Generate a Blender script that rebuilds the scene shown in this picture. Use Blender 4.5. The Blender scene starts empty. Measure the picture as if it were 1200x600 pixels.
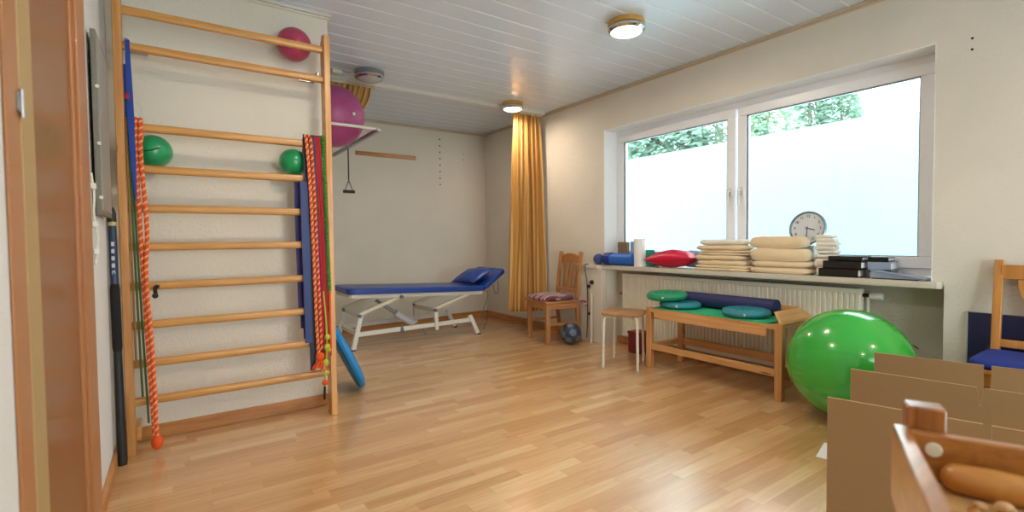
import bpy, bmesh, math, random
from mathutils import Vector, Matrix, noise
random.seed(7)
PI = math.pi
V = Vector
S = bpy.context.scene
COL = S.collection

def srgb(r, g, b):
    f = lambda c: (c/255/12.92) if c <= 10 else (((c/255)+.055)/1.055)**2.4
    return (f(r), f(g), f(b), 1)

# ------------------------------------------------------------------ camera
f_px, yaw, pit, rol = 571.92, .604906, .0331176, -.0100974
F = V((math.sin(yaw)*math.cos(pit), math.cos(yaw)*math.cos(pit), -math.sin(pit)))
r0 = V((math.cos(yaw), -math.sin(yaw), 0)); u0 = r0.cross(F)
rr = math.cos(rol)*r0 + math.sin(rol)*u0
uu = -math.sin(rol)*r0 + math.cos(rol)*u0
cd = bpy.data.cameras.new('camera'); cam = bpy.data.objects.new('camera', cd); COL.objects.link(cam)
cam.matrix_world = Matrix(((rr.x, uu.x, -F.x, 0), (rr.y, uu.y, -F.y, 0), (rr.z, uu.z, -F.z, 1.08), (0, 0, 0, 1)))
cd.sensor_width = 36; cd.lens = f_px/1200*36; cd.clip_start = .02; cd.clip_end = 200
cd.dof.use_dof = True; cd.dof.focus_distance = 3.2; cd.dof.aperture_fstop = 2.4
S.camera = cam
# ------------------------------------------------------------------ world, light, exposure
SKY_STRENGTH = 8.0
PORTAL = True
LAMP_W = 9
w = bpy.data.worlds.new('world'); S.world = w; w.use_nodes = True
bg = w.node_tree.nodes['Background']; bg.inputs[0].default_value = (.88, .96, 1.0, 1); bg.inputs[1].default_value = SKY_STRENGTH
S.view_settings.view_transform = 'Standard'; S.view_settings.look = 'None'
S.view_settings.exposure = 0.07; S.view_settings.gamma = 1; S.view_settings.use_curve_mapping = False
pl = bpy.data.lights.new('window_portal', 'AREA'); pl.shape = 'RECTANGLE'; pl.size = 2.7; pl.size_y = 1.4
pl.cycles.is_portal = True
po = bpy.data.objects.new('window_portal', pl); COL.objects.link(po)
po2 = bpy.data.objects.new('fill_door_portal', pl.copy()); COL.objects.link(po2)
po2.data.size = 2.4; po2.data.size_y = 2.2; po2.location = (1.7, -2.58, 1.15); po2.rotation_euler = (PI/2, 0, PI)  # faces +Y
po.location = (3.96, 2.265, 1.5); po.rotation_euler = (PI/2, 0, PI/2)   # faces -X

# ------------------------------------------------------------------ materials
def nmat(name):
    m = bpy.data.materials.new(name); m.use_nodes = True
    nt = m.node_tree; return m, nt, nt.nodes['Principled BSDF']
def N(nt, t, **k):
    n = nt.nodes.new(t)
    for a, b in k.items():
        setattr(n, a, b)
    return n
def L(nt, a, b): nt.links.new(a, b)
def math_(nt, op, a, b=None, c=None):
    n = N(nt, 'ShaderNodeMath', operation=op)
    for i, x in enumerate((a, b, c)):
        if x is None: continue
        if isinstance(x, (int, float)): n.inputs[i].default_value = x
        else: L(nt, x, n.inputs[i])
    return n.outputs[0]
def coords(nt, scale=(1, 1, 1), rot=(0, 0, 0)):
    g = N(nt, 'ShaderNodeTexCoord'); mp = N(nt, 'ShaderNodeMapping')
    mp.inputs['Scale'].default_value = scale; mp.inputs['Rotation'].default_value = rot
    L(nt, g.outputs['Object'], mp.inputs[0]); return mp.outputs[0]
def plain(name, rgb, rough=.6, metal=0, var=.06, vs=14, bump=0, bs=200, coat=0, spec=.5, trans=0, alpha=1, sheen=0):
    m, nt, p = nmat(name)
    c = srgb(*rgb); v = coords(nt)
    nz = N(nt, 'ShaderNodeTexNoise'); nz.inputs['Scale'].default_value = vs; nz.inputs['Detail'].default_value = 4; L(nt, v, nz.inputs['Vector'])
    mx = N(nt, 'ShaderNodeMix', data_type='RGBA')
    mx.inputs[6].default_value = tuple(x*(1-var) for x in c[:3])+(1,); mx.inputs[7].default_value = tuple(min(1, x*(1+var)) for x in c[:3])+(1,)
    L(nt, nz.outputs[0], mx.inputs[0]); L(nt, mx.outputs[2], p.inputs['Base Color'])
    p.inputs['Roughness'].default_value = rough; p.inputs['Metallic'].default_value = metal
    p.inputs['Coat Weight'].default_value = coat; p.inputs['Specular IOR Level'].default_value = spec
    p.inputs['Transmission Weight'].default_value = trans; p.inputs['Alpha'].default_value = alpha
    p.inputs['Sheen Weight'].default_value = sheen
    if bump:
        n2 = N(nt, 'ShaderNodeTexNoise'); n2.inputs['Scale'].default_value = bs; n2.inputs['Detail'].default_value = 3; L(nt, v, n2.inputs['Vector'])
        b = N(nt, 'ShaderNodeBump'); b.inputs['Strength'].default_value = bump; b.inputs['Distance'].default_value = .004
        L(nt, n2.outputs[0], b.inputs['Height']); L(nt, b.outputs[0], p.inputs['Normal'])
    return m
def wood(name, dark, light, axis='X', rough=.42, coat=.15, sc=1.0, knots=False):
    m, nt, p = nmat(name)
    s = {'X': (1.6, 26, 26), 'Y': (26, 1.6, 26), 'Z': (26, 26, 1.6)}[axis]
    v = coords(nt, tuple(a*sc for a in s))
    nz = N(nt, 'ShaderNodeTexNoise'); nz.inputs['Scale'].default_value = 1.5; nz.inputs['Detail'].default_value = 6; nz.inputs['Distortion'].default_value = .6
    L(nt, v, nz.inputs['Vector'])
    cr = N(nt, 'ShaderNodeValToRGB'); cr.color_ramp.elements[0].position = .32; cr.color_ramp.elements[1].position = .68
    cr.color_ramp.elements[0].color = srgb(*dark); cr.color_ramp.elements[1].color = srgb(*light)
    L(nt, nz.outputs[0], cr.inputs[0])
    out = cr.outputs[0]
    if knots:
        v2 = coords(nt, {'X': (1.2, 9, 9), 'Y': (9, 1.2, 9), 'Z': (9, 9, 1.7)}[axis])
        vo = N(nt, 'ShaderNodeTexVoronoi'); vo.inputs['Scale'].default_value = 1.6; L(nt, v2, vo.inputs['Vector'])
        k = N(nt, 'ShaderNodeValToRGB'); k.color_ramp.elements[0].position = .05; k.color_ramp.elements[1].position = .11
        k.color_ramp.elements[0].color = (.35, .25, .2, 1); k.color_ramp.elements[1].color = (1, 1, 1, 1)
        L(nt, vo.outputs['Distance'], k.inputs[0])
        mx = N(nt, 'ShaderNodeMix', data_type='RGBA', blend_type='MULTIPLY'); mx.inputs[0].default_value = 1
        L(nt, out, mx.inputs[6]); L(nt, k.outputs[0], mx.inputs[7]); out = mx.outputs[2]
    L(nt, out, p.inputs['Base Color']); p.inputs['Roughness'].default_value = rough; p.inputs['Coat Weight'].default_value = coat
    p.inputs['Coat Roughness'].default_value = .2
    b = N(nt, 'ShaderNodeBump'); b.inputs['Strength'].default_value = .12; b.inputs['Distance'].default_value = .002
    L(nt, nz.outputs[0], b.inputs['Height']); L(nt, b.outputs[0], p.inputs['Normal'])
    return m
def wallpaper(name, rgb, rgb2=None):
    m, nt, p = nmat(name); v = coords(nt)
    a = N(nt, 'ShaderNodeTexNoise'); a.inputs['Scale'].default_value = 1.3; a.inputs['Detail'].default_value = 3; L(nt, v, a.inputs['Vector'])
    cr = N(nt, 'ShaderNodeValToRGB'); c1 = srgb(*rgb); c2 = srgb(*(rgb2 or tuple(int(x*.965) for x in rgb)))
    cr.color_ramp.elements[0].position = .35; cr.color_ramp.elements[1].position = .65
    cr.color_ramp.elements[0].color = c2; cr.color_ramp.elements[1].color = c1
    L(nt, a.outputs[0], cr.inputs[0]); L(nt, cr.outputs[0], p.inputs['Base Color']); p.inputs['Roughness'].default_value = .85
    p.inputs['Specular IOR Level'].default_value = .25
    n2 = N(nt, 'ShaderNodeTexNoise'); n2.inputs['Scale'].default_value = 75; n2.inputs['Detail'].default_value = 4; n2.inputs['Roughness'].default_value = .6
    L(nt, v, n2.inputs['Vector'])
    b = N(nt, 'ShaderNodeBump'); b.inputs['Strength'].default_value = .55; b.inputs['Distance'].default_value = .006
    L(nt, n2.outputs[0], b.inputs['Height']); L(nt, b.outputs[0], p.inputs['Normal'])
    return m
def floor_mat():
    m, nt, p = nmat('laminate_floor')
    g = N(nt, 'ShaderNodeTexCoord'); sp = N(nt, 'ShaderNodeSeparateXYZ'); L(nt, g.outputs['Object'], sp.inputs[0])
    W, LEN = .064, .50
    row = math_(nt, 'FLOOR', math_(nt, 'DIVIDE', sp.outputs[1], W))
    wn = N(nt, 'ShaderNodeTexWhiteNoise', noise_dimensions='1D'); L(nt, row, wn.inputs['W'])
    xs = math_(nt, 'ADD', math_(nt, 'DIVIDE', sp.outputs[0], LEN), math_(nt, 'MULTIPLY', wn.outputs[0], 7.3))
    cell = math_(nt, 'FLOOR', xs)
    cv = N(nt, 'ShaderNodeCombineXYZ'); L(nt, row, cv.inputs[0]); L(nt, cell, cv.inputs[1])
    w2 = N(nt, 'ShaderNodeTexWhiteNoise', noise_dimensions='2D'); L(nt, cv.outputs[0], w2.inputs['Vector'])
    cr = N(nt, 'ShaderNodeValToRGB'); e = cr.color_ramp.elements
    e[0].position = 0; e[0].color = srgb(200, 152, 100); e[1].position = 1; e[1].color = srgb(230, 196, 148)
    for q, c in ((.3, (210, 164, 112)), (.55, (222, 180, 130)), (.8, (214, 170, 118))):
        x = e.new(q); x.color = srgb(*c)
    L(nt, w2.outputs[0], cr.inputs[0])
    mp = N(nt, 'ShaderNodeMapping'); mp.inputs['Scale'].default_value = (2.2, 34, 1); L(nt, g.outputs['Object'], mp.inputs[0])
    av = N(nt, 'ShaderNodeVectorMath', operation='ADD'); L(nt, mp.outputs[0], av.inputs[0])
    w3 = N(nt, 'ShaderNodeVectorMath', operation='SCALE'); L(nt, w2.outputs['Color'], w3.inputs[0]); w3.inputs['Scale'].default_value = 40
    L(nt, w3.outputs[0], av.inputs[1])
    nz = N(nt, 'ShaderNodeTexNoise'); nz.inputs['Scale'].default_value = 1.6; nz.inputs['Detail'].default_value = 5; nz.inputs['Distortion'].default_value = .8
    L(nt, av.outputs[0], nz.inputs['Vector'])
    gr = N(nt, 'ShaderNodeValToRGB'); gr.color_ramp.elements[0].position = .3; gr.color_ramp.elements[1].position = .75
    gr.color_ramp.elements[0].color = (.82, .74, .66, 1); gr.color_ramp.elements[1].color = (1.06, 1.05, 1.03, 1)
    L(nt, nz.outputs[0], gr.inputs[0])
    mx = N(nt, 'ShaderNodeMix', data_type='RGBA', blend_type='MULTIPLY'); mx.inputs[0].default_value = .85
    L(nt, cr.outputs[0], mx.inputs[6]); L(nt, gr.outputs[0], mx.inputs[7])
    fy = math_(nt, 'FRACT', math_(nt, 'DIVIDE', sp.outputs[1], W)); fx = math_(nt, 'FRACT', xs)
    seam = math_(nt, 'MAXIMUM', math_(nt, 'GREATER_THAN', fy, .975), math_(nt, 'GREATER_THAN', fx, .994))
    m2 = N(nt, 'ShaderNodeMix', data_type='RGBA', blend_type='MULTIPLY'); L(nt, math_(nt, 'MULTIPLY', seam, .3), m2.inputs[0])
    L(nt, mx.outputs[2], m2.inputs[6]); m2.inputs[7].default_value = (.45, .32, .2, 1)
    L(nt, m2.outputs[2], p.inputs['Base Color'])
    p.inputs['Roughness'].default_value = .36; p.inputs['Specular IOR Level'].default_value = .5
    p.inputs['Coat Weight'].default_value = 1; p.inputs['Coat IOR'].default_value = 1.75; p.inputs['Coat Roughness'].default_value = .2
    return m
def stripes_uv(name, cols, freq, rough=.8, uaxis=0, sheen=.3, trans=0):
    m, nt, p = nmat(name)
    uv = N(nt, 'ShaderNodeUVMap'); sp = N(nt, 'ShaderNodeSeparateXYZ'); L(nt, uv.outputs[0], sp.inputs[0])
    t = math_(nt, 'FRACT', math_(nt, 'MULTIPLY', sp.outputs[uaxis], freq))
    cr = N(nt, 'ShaderNodeValToRGB'); cr.color_ramp.interpolation = 'CONSTANT'; e = cr.color_ramp.elements
    e[0].position = 0; e[0].color = srgb(*cols[0][1]); e[1].position = cols[1][0]; e[1].color = srgb(*cols[1][1])
    for q, c in cols[2:]:
        x = e.new(q); x.color = srgb(*c)
    L(nt, t, cr.inputs[0]); L(nt, cr.outputs[0], p.inputs['Base Color'])
    p.inputs['Roughness'].default_value = rough; p.inputs['Sheen Weight'].default_value = sheen
    if trans:
        tr = N(nt, 'ShaderNodeBsdfTranslucent'); L(nt, cr.outputs[0], tr.inputs[0])
        ms = N(nt, 'ShaderNodeMixShader'); ms.inputs[0].default_value = trans
        L(nt, p.outputs[0], ms.inputs[1]); L(nt, tr.outputs[0], ms.inputs[2]); L(nt, ms.outputs[0], nt.nodes['Material Output'].inputs[0])
    return m
def glow(name, rgb, strength):
    m, nt, p = nmat(name); p.inputs['Base Color'].default_value = srgb(*rgb)
    p.inputs['Emission Color'].default_value = srgb(*rgb); p.inputs['Emission Strength'].default_value = strength
    return m
def glass_mat():
    m, nt, p = nmat('window_glass'); nt.nodes.remove(p)
    t = N(nt, 'ShaderNodeBsdfTransparent'); g = N(nt, 'ShaderNodeBsdfGlossy'); g.inputs['Roughness'].default_value = .01
    t.inputs[0].default_value = (.94, .97, .96, 1)
    fr = N(nt, 'ShaderNodeFresnel'); fr.inputs[0].default_value = 1.35
    ms = N(nt, 'ShaderNodeMixShader'); L(nt, fr.outputs[0], ms.inputs[0]); L(nt, t.outputs[0], ms.inputs[1]); L(nt, g.outputs[0], ms.inputs[2])
    L(nt, ms.outputs[0], nt.nodes['Material Output'].inputs[0])
    return m
def sparkle(name, rgb, rgb2, scale):
    m, nt, p = nmat(name); v = coords(nt)
    vo = N(nt, 'ShaderNodeTexVoronoi'); vo.inputs['Scale'].default_value = scale; L(nt, v, vo.inputs['Vector'])
    cr = N(nt, 'ShaderNodeValToRGB'); cr.color_ramp.elements[0].position = .12; cr.color_ramp.elements[1].position = .25
    cr.color_ramp.elements[0].color = srgb(*rgb2); cr.color_ramp.elements[1].color = srgb(*rgb)
    L(nt, vo.outputs[0], cr.inputs[0]); L(nt, cr.outputs[0], p.inputs['Base Color']); p.inputs['Roughness'].default_value = .32
    b = N(nt, 'ShaderNodeBump'); b.inputs['Strength'].default_value = .3; b.inputs['Distance'].default_value = .004
    L(nt, vo.outputs[0], b.inputs['Height']); L(nt, b.outputs[0], p.inputs['Normal'])
    return m

M = {
 'wall': wallpaper('wall_paper', (232, 226, 214)),
 'wallwhite': wallpaper('wall_paper_white', (226, 226, 226)),
 'niche': wallpaper('niche_paper_shaded', (196, 192, 176)),  # colour greyed to stand for the shade below the sill
 'floor': floor_mat(),
 'ceil': plain('ceiling_panel', (222, 236, 252), .2, var=.015, vs=3),
 'ceilgap': plain('ceiling_gap_glint', (250, 250, 250), .5),  # gaps coloured bright to stand for light caught on the groove edges
 'base': wood('baseboard_wood', (166, 108, 56), (200, 140, 80), 'X'),
 'baseY': wood('baseboard_wood_y', (166, 108, 56), (200, 140, 80), 'Y'),
 'trimw': plain('cornice_paint', (205, 190, 165), .5),
 'trimwhite': plain('cornice_white', (222, 216, 205), .5),
 'pvc': plain('window_plastic', (244, 248, 255), .3, var=.01),
 'gasket': plain('rubber_gasket', (110, 118, 124), .7),
 'reveal': plain('reveal_plaster', (246, 250, 254), .7, var=.02, bump=.1),
 'glass': glass_mat(),
 'sill': plain('stone_sill', (206, 198, 182), .32, var=.08, vs=60),
 'door': plain('door_veneer', (136, 84, 36), .4, var=.05, vs=2, coat=.2),
 'doorframe': plain('door_frame_veneer', (176, 118, 72), .4, var=.05, vs=2, coat=.15),
 'doorlight': plain('door_rebate_veneer', (178, 150, 104), .5, var=.04, vs=2),
 'pineX': wood('pine_x', (188, 134, 64), (216, 160, 88), 'X', .38, .25, knots=True),
 'pineZ': wood('pine_z', (188, 128, 66), (216, 158, 92), 'Z', .38, .25, knots=True),
 'pineZl': wood('pine_z_pale', (198, 140, 76), (224, 170, 104), 'Z', .38, .25, knots=True),
 'benchY': wood('bench_beech_y', (196, 142, 84), (222, 170, 112), 'Y', .4, .2, knots=True),
 'benchZ': wood('bench_beech_z', (192, 134, 78), (218, 162, 102), 'Z', .4, .2, knots=True),
 'benchX': wood('bench_beech_x', (204, 152, 92), (228, 178, 118), 'X', .4, .2),
 'chair': wood('chair_oak', (172, 118, 70), (198, 142, 90), 'Z', .4, .25),
 'chairX': wood('chair_oak_x', (172, 118, 70), (198, 142, 90), 'X', .4, .25),
 'chairb': wood('chair_pine', (186, 122, 54), (208, 144, 72), 'Z', .36, .3),
 'crate': wood('crate_pine', (150, 92, 38), (184, 120, 54), 'Y', .3, 1, sc=1.8),
 'crateX': wood('crate_pine_x', (160, 98, 42), (194, 130, 62), 'X', .3, 1),
 'crateZ': wood('crate_pine_z', (130, 70, 30), (184, 118, 58), 'Z', .3, 1, sc=1.4),
 'club': wood('club_wood', (186, 124, 50), (206, 146, 68), 'Y', .35, .4),
 'stoolseat': wood('stool_ply', (148, 100, 56), (182, 132, 80), 'X', .45, .15),
 'cream': plain('cream_enamel', (226, 220, 200), .35, var=.02),
 'white': plain('white_enamel', (226, 226, 220), .35, var=.02),
 'radiator': plain('radiator_enamel', (236, 231, 214), .4, var=.02),
 'steel': plain('brushed_steel', (170, 172, 175), .3, 1, var=.05),
 'chrome': plain('chrome', (210, 212, 215), .12, 1, var=.01),
 'brass': plain('lamp_brass', (214, 172, 96), .3, .6, var=.03),
 'grey': plain('grey_plastic', (120, 124, 128), .5),
 'palegrey': plain('pale_grey_plastic', (196, 198, 204), .5),
 'black': plain('black_plastic', (22, 22, 24), .45),
 'blackfab': plain('black_fabric', (26, 24, 26), .9, bump=.3, bs=300),
 'blueblk': plain('dark_blue_plastic', (32, 52, 88), .35),
 'label': plain('tape_yellow', (190, 176, 120), .6),
 'vinyl': plain('blue_vinyl', (34, 70, 158), .35, var=.04, bump=.06, bs=350, spec=.5),
 'navy': plain('navy_cotton', (26, 54, 146), .8, bump=.25, bs=300),
 'greenball': plain('green_gym_ball', (58, 182, 66), .2, var=.03, coat=.6, spec=.5),
 'greensm': plain('green_rubber_ball', (22, 156, 96), .28, var=.03, coat=.2),
 'magenta': plain('magenta_ball', (176, 62, 98), .35, var=.04),
 'purple': sparkle('purple_ball', (166, 66, 124), (214, 150, 186), 130),
 'discgreen': plain('green_disc_rubber', (26, 150, 104), .4, var=.04),
 'disccyan': plain('teal_disc_rubber', (44, 140, 156), .4, var=.04),
 'padblue': plain('light_blue_foam', (28, 130, 196), .5, var=.04),
 'matgreen': plain('green_mat_foam', (40, 182, 130), .7, var=.04),
 'matnavy': plain('navy_mat_foam', (38, 44, 96), .6, bump=.2, bs=200),
 'rollblue': plain('blue_foam_roll', (40, 104, 200), .45),
 'ballblue': plain('blue_spiky_ball', (22, 54, 138), .4),
 'red': plain('crimson_satin', (214, 20, 66), .35),
 'redbox': plain('dark_red_plastic', (120, 26, 36), .5),
 'paper': plain('white_paper', (240, 240, 240), .8, var=.01),
 'kraft': plain('brown_cardboard', (148, 115, 76), .85, var=.05, vs=30, bump=.05),
 'kraftedge': plain('cardboard_edge', (206, 166, 122), .9),
 'sand': plain('tray_sand', (204, 164, 104), .9, var=.15, vs=60, bump=.5, bs=120),
 'towel': plain('cream_terry', (238, 212, 172), .95, var=.05, vs=20, bump=.6, bs=260, sheen=.5),
 'towelw': plain('white_terry', (240, 234, 222), .95, var=.04, bump=.8, bs=200, sheen=.5),
 'orange': plain('orange_rope', (226, 84, 22), .7, var=.15, vs=60),
 'ropewhite': plain('rope_pale_strand', (236, 176, 130), .8),
 'redrub': plain('red_rubber', (176, 22, 40), .5),
 'bluerub': plain('blue_band_rubber', (50, 68, 128), .5, var=.08),
 'navyrub': plain('navy_band_rubber', (24, 30, 66), .5),
 'purplerub': plain('violet_band', (66, 62, 132), .5),
 'greyrub': plain('charcoal_band', (58, 60, 76), .6),
 'olive': plain('olive_cord', (70, 96, 50), .6),
 'greenrub': plain('green_tube', (52, 142, 44), .5),
 'yellowrub': plain('lime_cord', (176, 190, 60), .5),
 'tan': plain('tan_strap', (150, 110, 60), .7),
 'strapblue': plain('blue_strap', (18, 62, 160), .6),
 'poster': plain('grey_board_face', (150, 154, 150), .3, var=.05, vs=3),
 'posteredge': plain('grey_board_edge', (120, 118, 108), .5),
 'darkblueboard': plain('dark_blue_panel', (40, 48, 84), .22, var=.08, vs=3),
 'leather': plain('grey_leather_panel', (96, 104, 116), .35, var=.1),
 'snow': plain('pale_paving', (236, 240, 240), .9, var=.05, vs=30, bump=.6, bs=30),
 'outwall': plain('garden_wall_render', (150, 182, 192), .9, var=.01),
 'gravel': plain('pale_gravel', (200, 205, 198), .95, var=.3, vs=40, bump=.8, bs=30),
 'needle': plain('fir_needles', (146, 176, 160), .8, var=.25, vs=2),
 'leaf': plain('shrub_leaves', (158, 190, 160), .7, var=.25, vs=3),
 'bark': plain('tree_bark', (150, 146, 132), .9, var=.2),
 'mag': plain('teal_print', (60, 150, 140), .4, var=.4, vs=50),
 'pack': plain('brown_pack', (150, 118, 88), .5, var=.25, vs=40),
 'blue2': plain('pale_blue_print', (150, 176, 214), .4, var=.15, vs=40),
 'foil': plain('binder_sleeve', (150, 166, 190), .18, var=.1, coat=.4),
 'clockface': plain('clock_face', (214, 220, 224), .4),
 'clockrim': plain('clock_rim', (150, 160, 170), .25, .6),
 'lampoff': plain('lamp_glass_unlit', (190, 200, 204), .2, coat=.5),
 'lampon': glow('lamp_glass_lit', (255, 238, 206), 9),
 'hole': plain('dark_plug', (40, 36, 34), .9),
 'curtain': stripes_uv('curtain_stripe', [(0, (226, 170, 84)), (.22, (240, 196, 116)), (.42, (214, 150, 64)), (.55, (248, 214, 148)), (.7, (226, 168, 80)), (.86, (176, 122, 58))], 10, trans=.3),
 'curtain2': stripes_uv('curtain_stripe_dark', [(0, (224, 176, 96)), (.3, (150, 96, 66)), (.45, (244, 204, 130)), (.7, (186, 126, 70)), (.85, (224, 178, 106))], 12, trans=.2),
 'cushstripe': stripes_uv('cushion_stripe', [(0, (112, 48, 62)), (.3, (216, 192, 186)), (.42, (132, 66, 78)), (.62, (190, 160, 160)), (.78, (92, 38, 52))], 4),
 'medpatch': plain('grey_leather_patch', (100, 116, 136), .4),
 'meddark': plain('navy_leather', (52, 64, 84), .4),
}
# ------------------------------------------------------------------ mesh helpers
class G:
    def __init__(s): s.v = []; s.f = []; s.uv = {}; s.m = []
    def add(s, vs, fs, mi=0):
        o = len(s.v); s.v += [V(x) for x in vs]; s.f += [tuple(i+o for i in f) for f in fs]; s.m += [mi]*len(fs); return s
    def box(s, x0, x1, y0, y1, z0, z1, mi=0):
        if x0 > x1: x0, x1 = x1, x0
        if y0 > y1: y0, y1 = y1, y0
        vs = [(x, y, z) for z in (z0, z1) for y in (y0, y1) for x in (x0, x1)]
        return s.add(vs, [(0, 2, 3, 1), (4, 5, 7, 6), (0, 1, 5, 4), (2, 6, 7, 3), (0, 4, 6, 2), (1, 3, 7, 5)], mi)
    def beam(s, p, q, w, h, up=(0, 0, 1), mi=0):
        p, q = V(p), V(q); d = (q-p).normalized(); sd = d.cross(V(up))
        if sd.length < 1e-4: sd = d.cross(V((1, 0, 0)))
        sd.normalize(); u = sd.cross(d).normalized(); a, b = sd*w/2, u*h/2
        vs = [p-a-b, p+a-b, p+a+b, p-a+b, q-a-b, q+a-b, q+a+b, q-a+b]
        return s.add(vs, [(0, 1, 2, 3), (7, 6, 5, 4), (0, 4, 5, 1), (1, 5, 6, 2), (2, 6, 7, 3), (3, 7, 4, 0)], mi)
    def tube(s, pts, r, n=10, mi=0, radii=None, sx=1, up=(0, 0, 1)):
        pts = [V(p) for p in pts]; k = len(pts); vs = []; fs = []
        prev = None
        for i, p in enumerate(pts):
            d = (pts[min(i+1, k-1)]-pts[max(i-1, 0)]).normalized()
            if prev is None:
                a = d.cross(V(up)); a = a if a.length > 1e-3 else d.cross(V((0, 1, 0)))
            else: a = prev-d*prev.dot(d)
            a.normalize(); prev = a; b = d.cross(a)
            R = radii[i] if radii else r
            for j in range(n):
                t = 2*PI*j/n; vs.append(p+a*math.cos(t)*R*sx+b*math.sin(t)*R)
        for i in range(k-1):
            for j in range(n):
                j2 = (j+1) % n; fs.append((i*n+j, i*n+j2, (i+1)*n+j2, (i+1)*n+j))
        fs.append(tuple(range(n-1, -1, -1))); fs.append(tuple((k-1)*n+j for j in range(n)))
        return s.add(vs, fs, mi)
    def lathe(s, prof, c=(0, 0, 0), ax=(0, 0, 1), n=40, mi=0, sx=1, sy=1):
        c = V(c); ax = V(ax).normalized(); a = ax.cross(V((0, 1, 0)));
        if a.length < 1e-3: a = ax.cross(V((1, 0, 0)))
        a.normalize(); b = ax.cross(a); vs = []; fs = []; k = len(prof)
        for r, z in prof:
            for j in range(n):
                t = 2*PI*j/n; vs.append(c+ax*z+a*math.cos(t)*r*sx+b*math.sin(t)*r*sy)
        for i in range(k-1):
            for j in range(n):
                j2 = (j+1) % n; fs.append((i*n+j, i*n+j2, (i+1)*n+j2, (i+1)*n+j))
        fs.append(tuple(range(n-1, -1, -1))); fs.append(tuple((k-1)*n+j for j in range(n)))
        return s.add(vs, fs, mi)
    def sphere(s, c, r, n=32, mi=0, sc=(1, 1, 1)):
        c = V(c); vs = []; fs = []; k = n//2
        for i in range(1, k):
            for j in range(n):
                a = PI*i/k; t = 2*PI*j/n
                vs.append(c+V((r*sc[0]*math.sin(a)*math.cos(t), r*sc[1]*math.sin(a)*math.sin(t), r*sc[2]*math.cos(a))))
        for i in range(k-2):
            for j in range(n):
                j2 = (j+1) % n; fs.append((i*n+j, (i+1)*n+j, (i+1)*n+j2, i*n+j2))
        t = len(vs); vs.append(c+V((0, 0, r*sc[2]))); vs.append(c-V((0, 0, r*sc[2])))
        for j in range(n):
            j2 = (j+1) % n; fs.append((t, j, j2)); fs.append((t+1, (k-2)*n+j2, (k-2)*n+j))
        return s.add(vs, fs, mi)
    def soft(s, c, size, e=4, n=14, mi=0, amp=0, fr=6, sd=0, ez=None):
        """rounded slab: cube sphere pushed to a superellipsoid; ez squares or softens the height"""
        c = V(c); vs = {}; out = []; fs = []
        hx, hy, hz = (a/2 for a in size)
        def idx(p):
            key = (round(p[0], 5), round(p[1], 5), round(p[2], 5))
            if key not in vs:
                x, y, z = p
                d = (abs(x)**e+abs(y)**e+abs(z)**(ez or e))**(1/e)
                x, y, z = x/d, y/d, z/d
                q = V((x*hx, y*hy, z*hz))
                if amp:
                    q += V((x, y, z))*amp*noise.noise((q+V((sd, sd*.7, sd*1.3)))*fr)
                vs[key] = len(out); out.append(c+q)
            return vs[key]
        for ax in range(3):
            for sg in (-1, 1):
                for i in range(n):
                    for j in range(n):
                        q = []
                        for di, dj in ((0, 0), (1, 0), (1, 1), (0, 1)):
                            u, w_ = -1+2*(i+di)/n, -1+2*(j+dj)/n
                            p = [0, 0, 0]; p[ax] = sg; p[(ax+1) % 3] = u; p[(ax+2) % 3] = w_
                            q.append(idx(p))
                        fs.append(tuple(q if sg > 0 else q[::-1]))
        return s.add(out, fs, mi)
    def prism(s, outline, d0, d1, axis='Y', mi=0):
        """outline in the two remaining axes, extruded along axis"""
        def P(a, b, t): return {'X': (t, a, b), 'Y': (a, t, b), 'Z': (a, b, t)}[axis]
        n = len(outline); vs = [P(a, b, d0) for a, b in outline]+[P(a, b, d1) for a, b in outline]
        fs = [tuple(range(n)), tuple(range(2*n-1, n-1, -1))]+[(i, i+n, (i+1) % n+n, (i+1) % n) for i in range(n)]
        return s.add(vs, fs, mi)
    def xf(s, mat, start=0):
        for i in range(start, len(s.v)): s.v[i] = mat @ s.v[i]
        return s
    def build(s, name, mats, parent=None, bevel=0, smooth=True, at=None, uvf=None, seg=2, sub=0):
        if not isinstance(mats, (list, tuple)): mats = [mats]
        off = V(at) if at is not None else V((0, 0, 0))
        base = (parent_world(parent) if parent else V((0, 0, 0)))+off
        me = bpy.data.meshes.new(name); me.from_pydata([x-base for x in s.v], [], s.f); me.validate()
        for m in mats: me.materials.append(M[m])
        if len(mats) > 1 and len(me.polygons) == len(s.m):
            for p, i in zip(me.polygons, s.m): p.material_index = i
        bm = bmesh.new(); bm.from_mesh(me); bmesh.ops.recalc_face_normals(bm, faces=bm.faces[:]); 
        if uvf:
            ul = bm.loops.layers.uv.new('UVMap')
            for fc in bm.faces:
                for lp in fc.loops: lp[ul].uv = uvf(lp.vert.index, lp.vert.co+base)
        bm.to_mesh(me); bm.free()
        if smooth:
            for p in me.polygons: p.use_smooth = True
            me.set_sharp_from_angle(angle=math.radians(38))
        o = bpy.data.objects.new(name, me); COL.objects.link(o); o.location = off
        if parent: o.parent = parent
        if bevel:
            b = o.modifiers.new('bevel', 'BEVEL'); b.width = bevel; b.segments = seg; b.limit_method = 'ANGLE'; b.angle_limit = .6
        if sub:
            b = o.modifiers.new('sub', 'SUBSURF'); b.levels = sub; b.render_levels = sub
        return o
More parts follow.
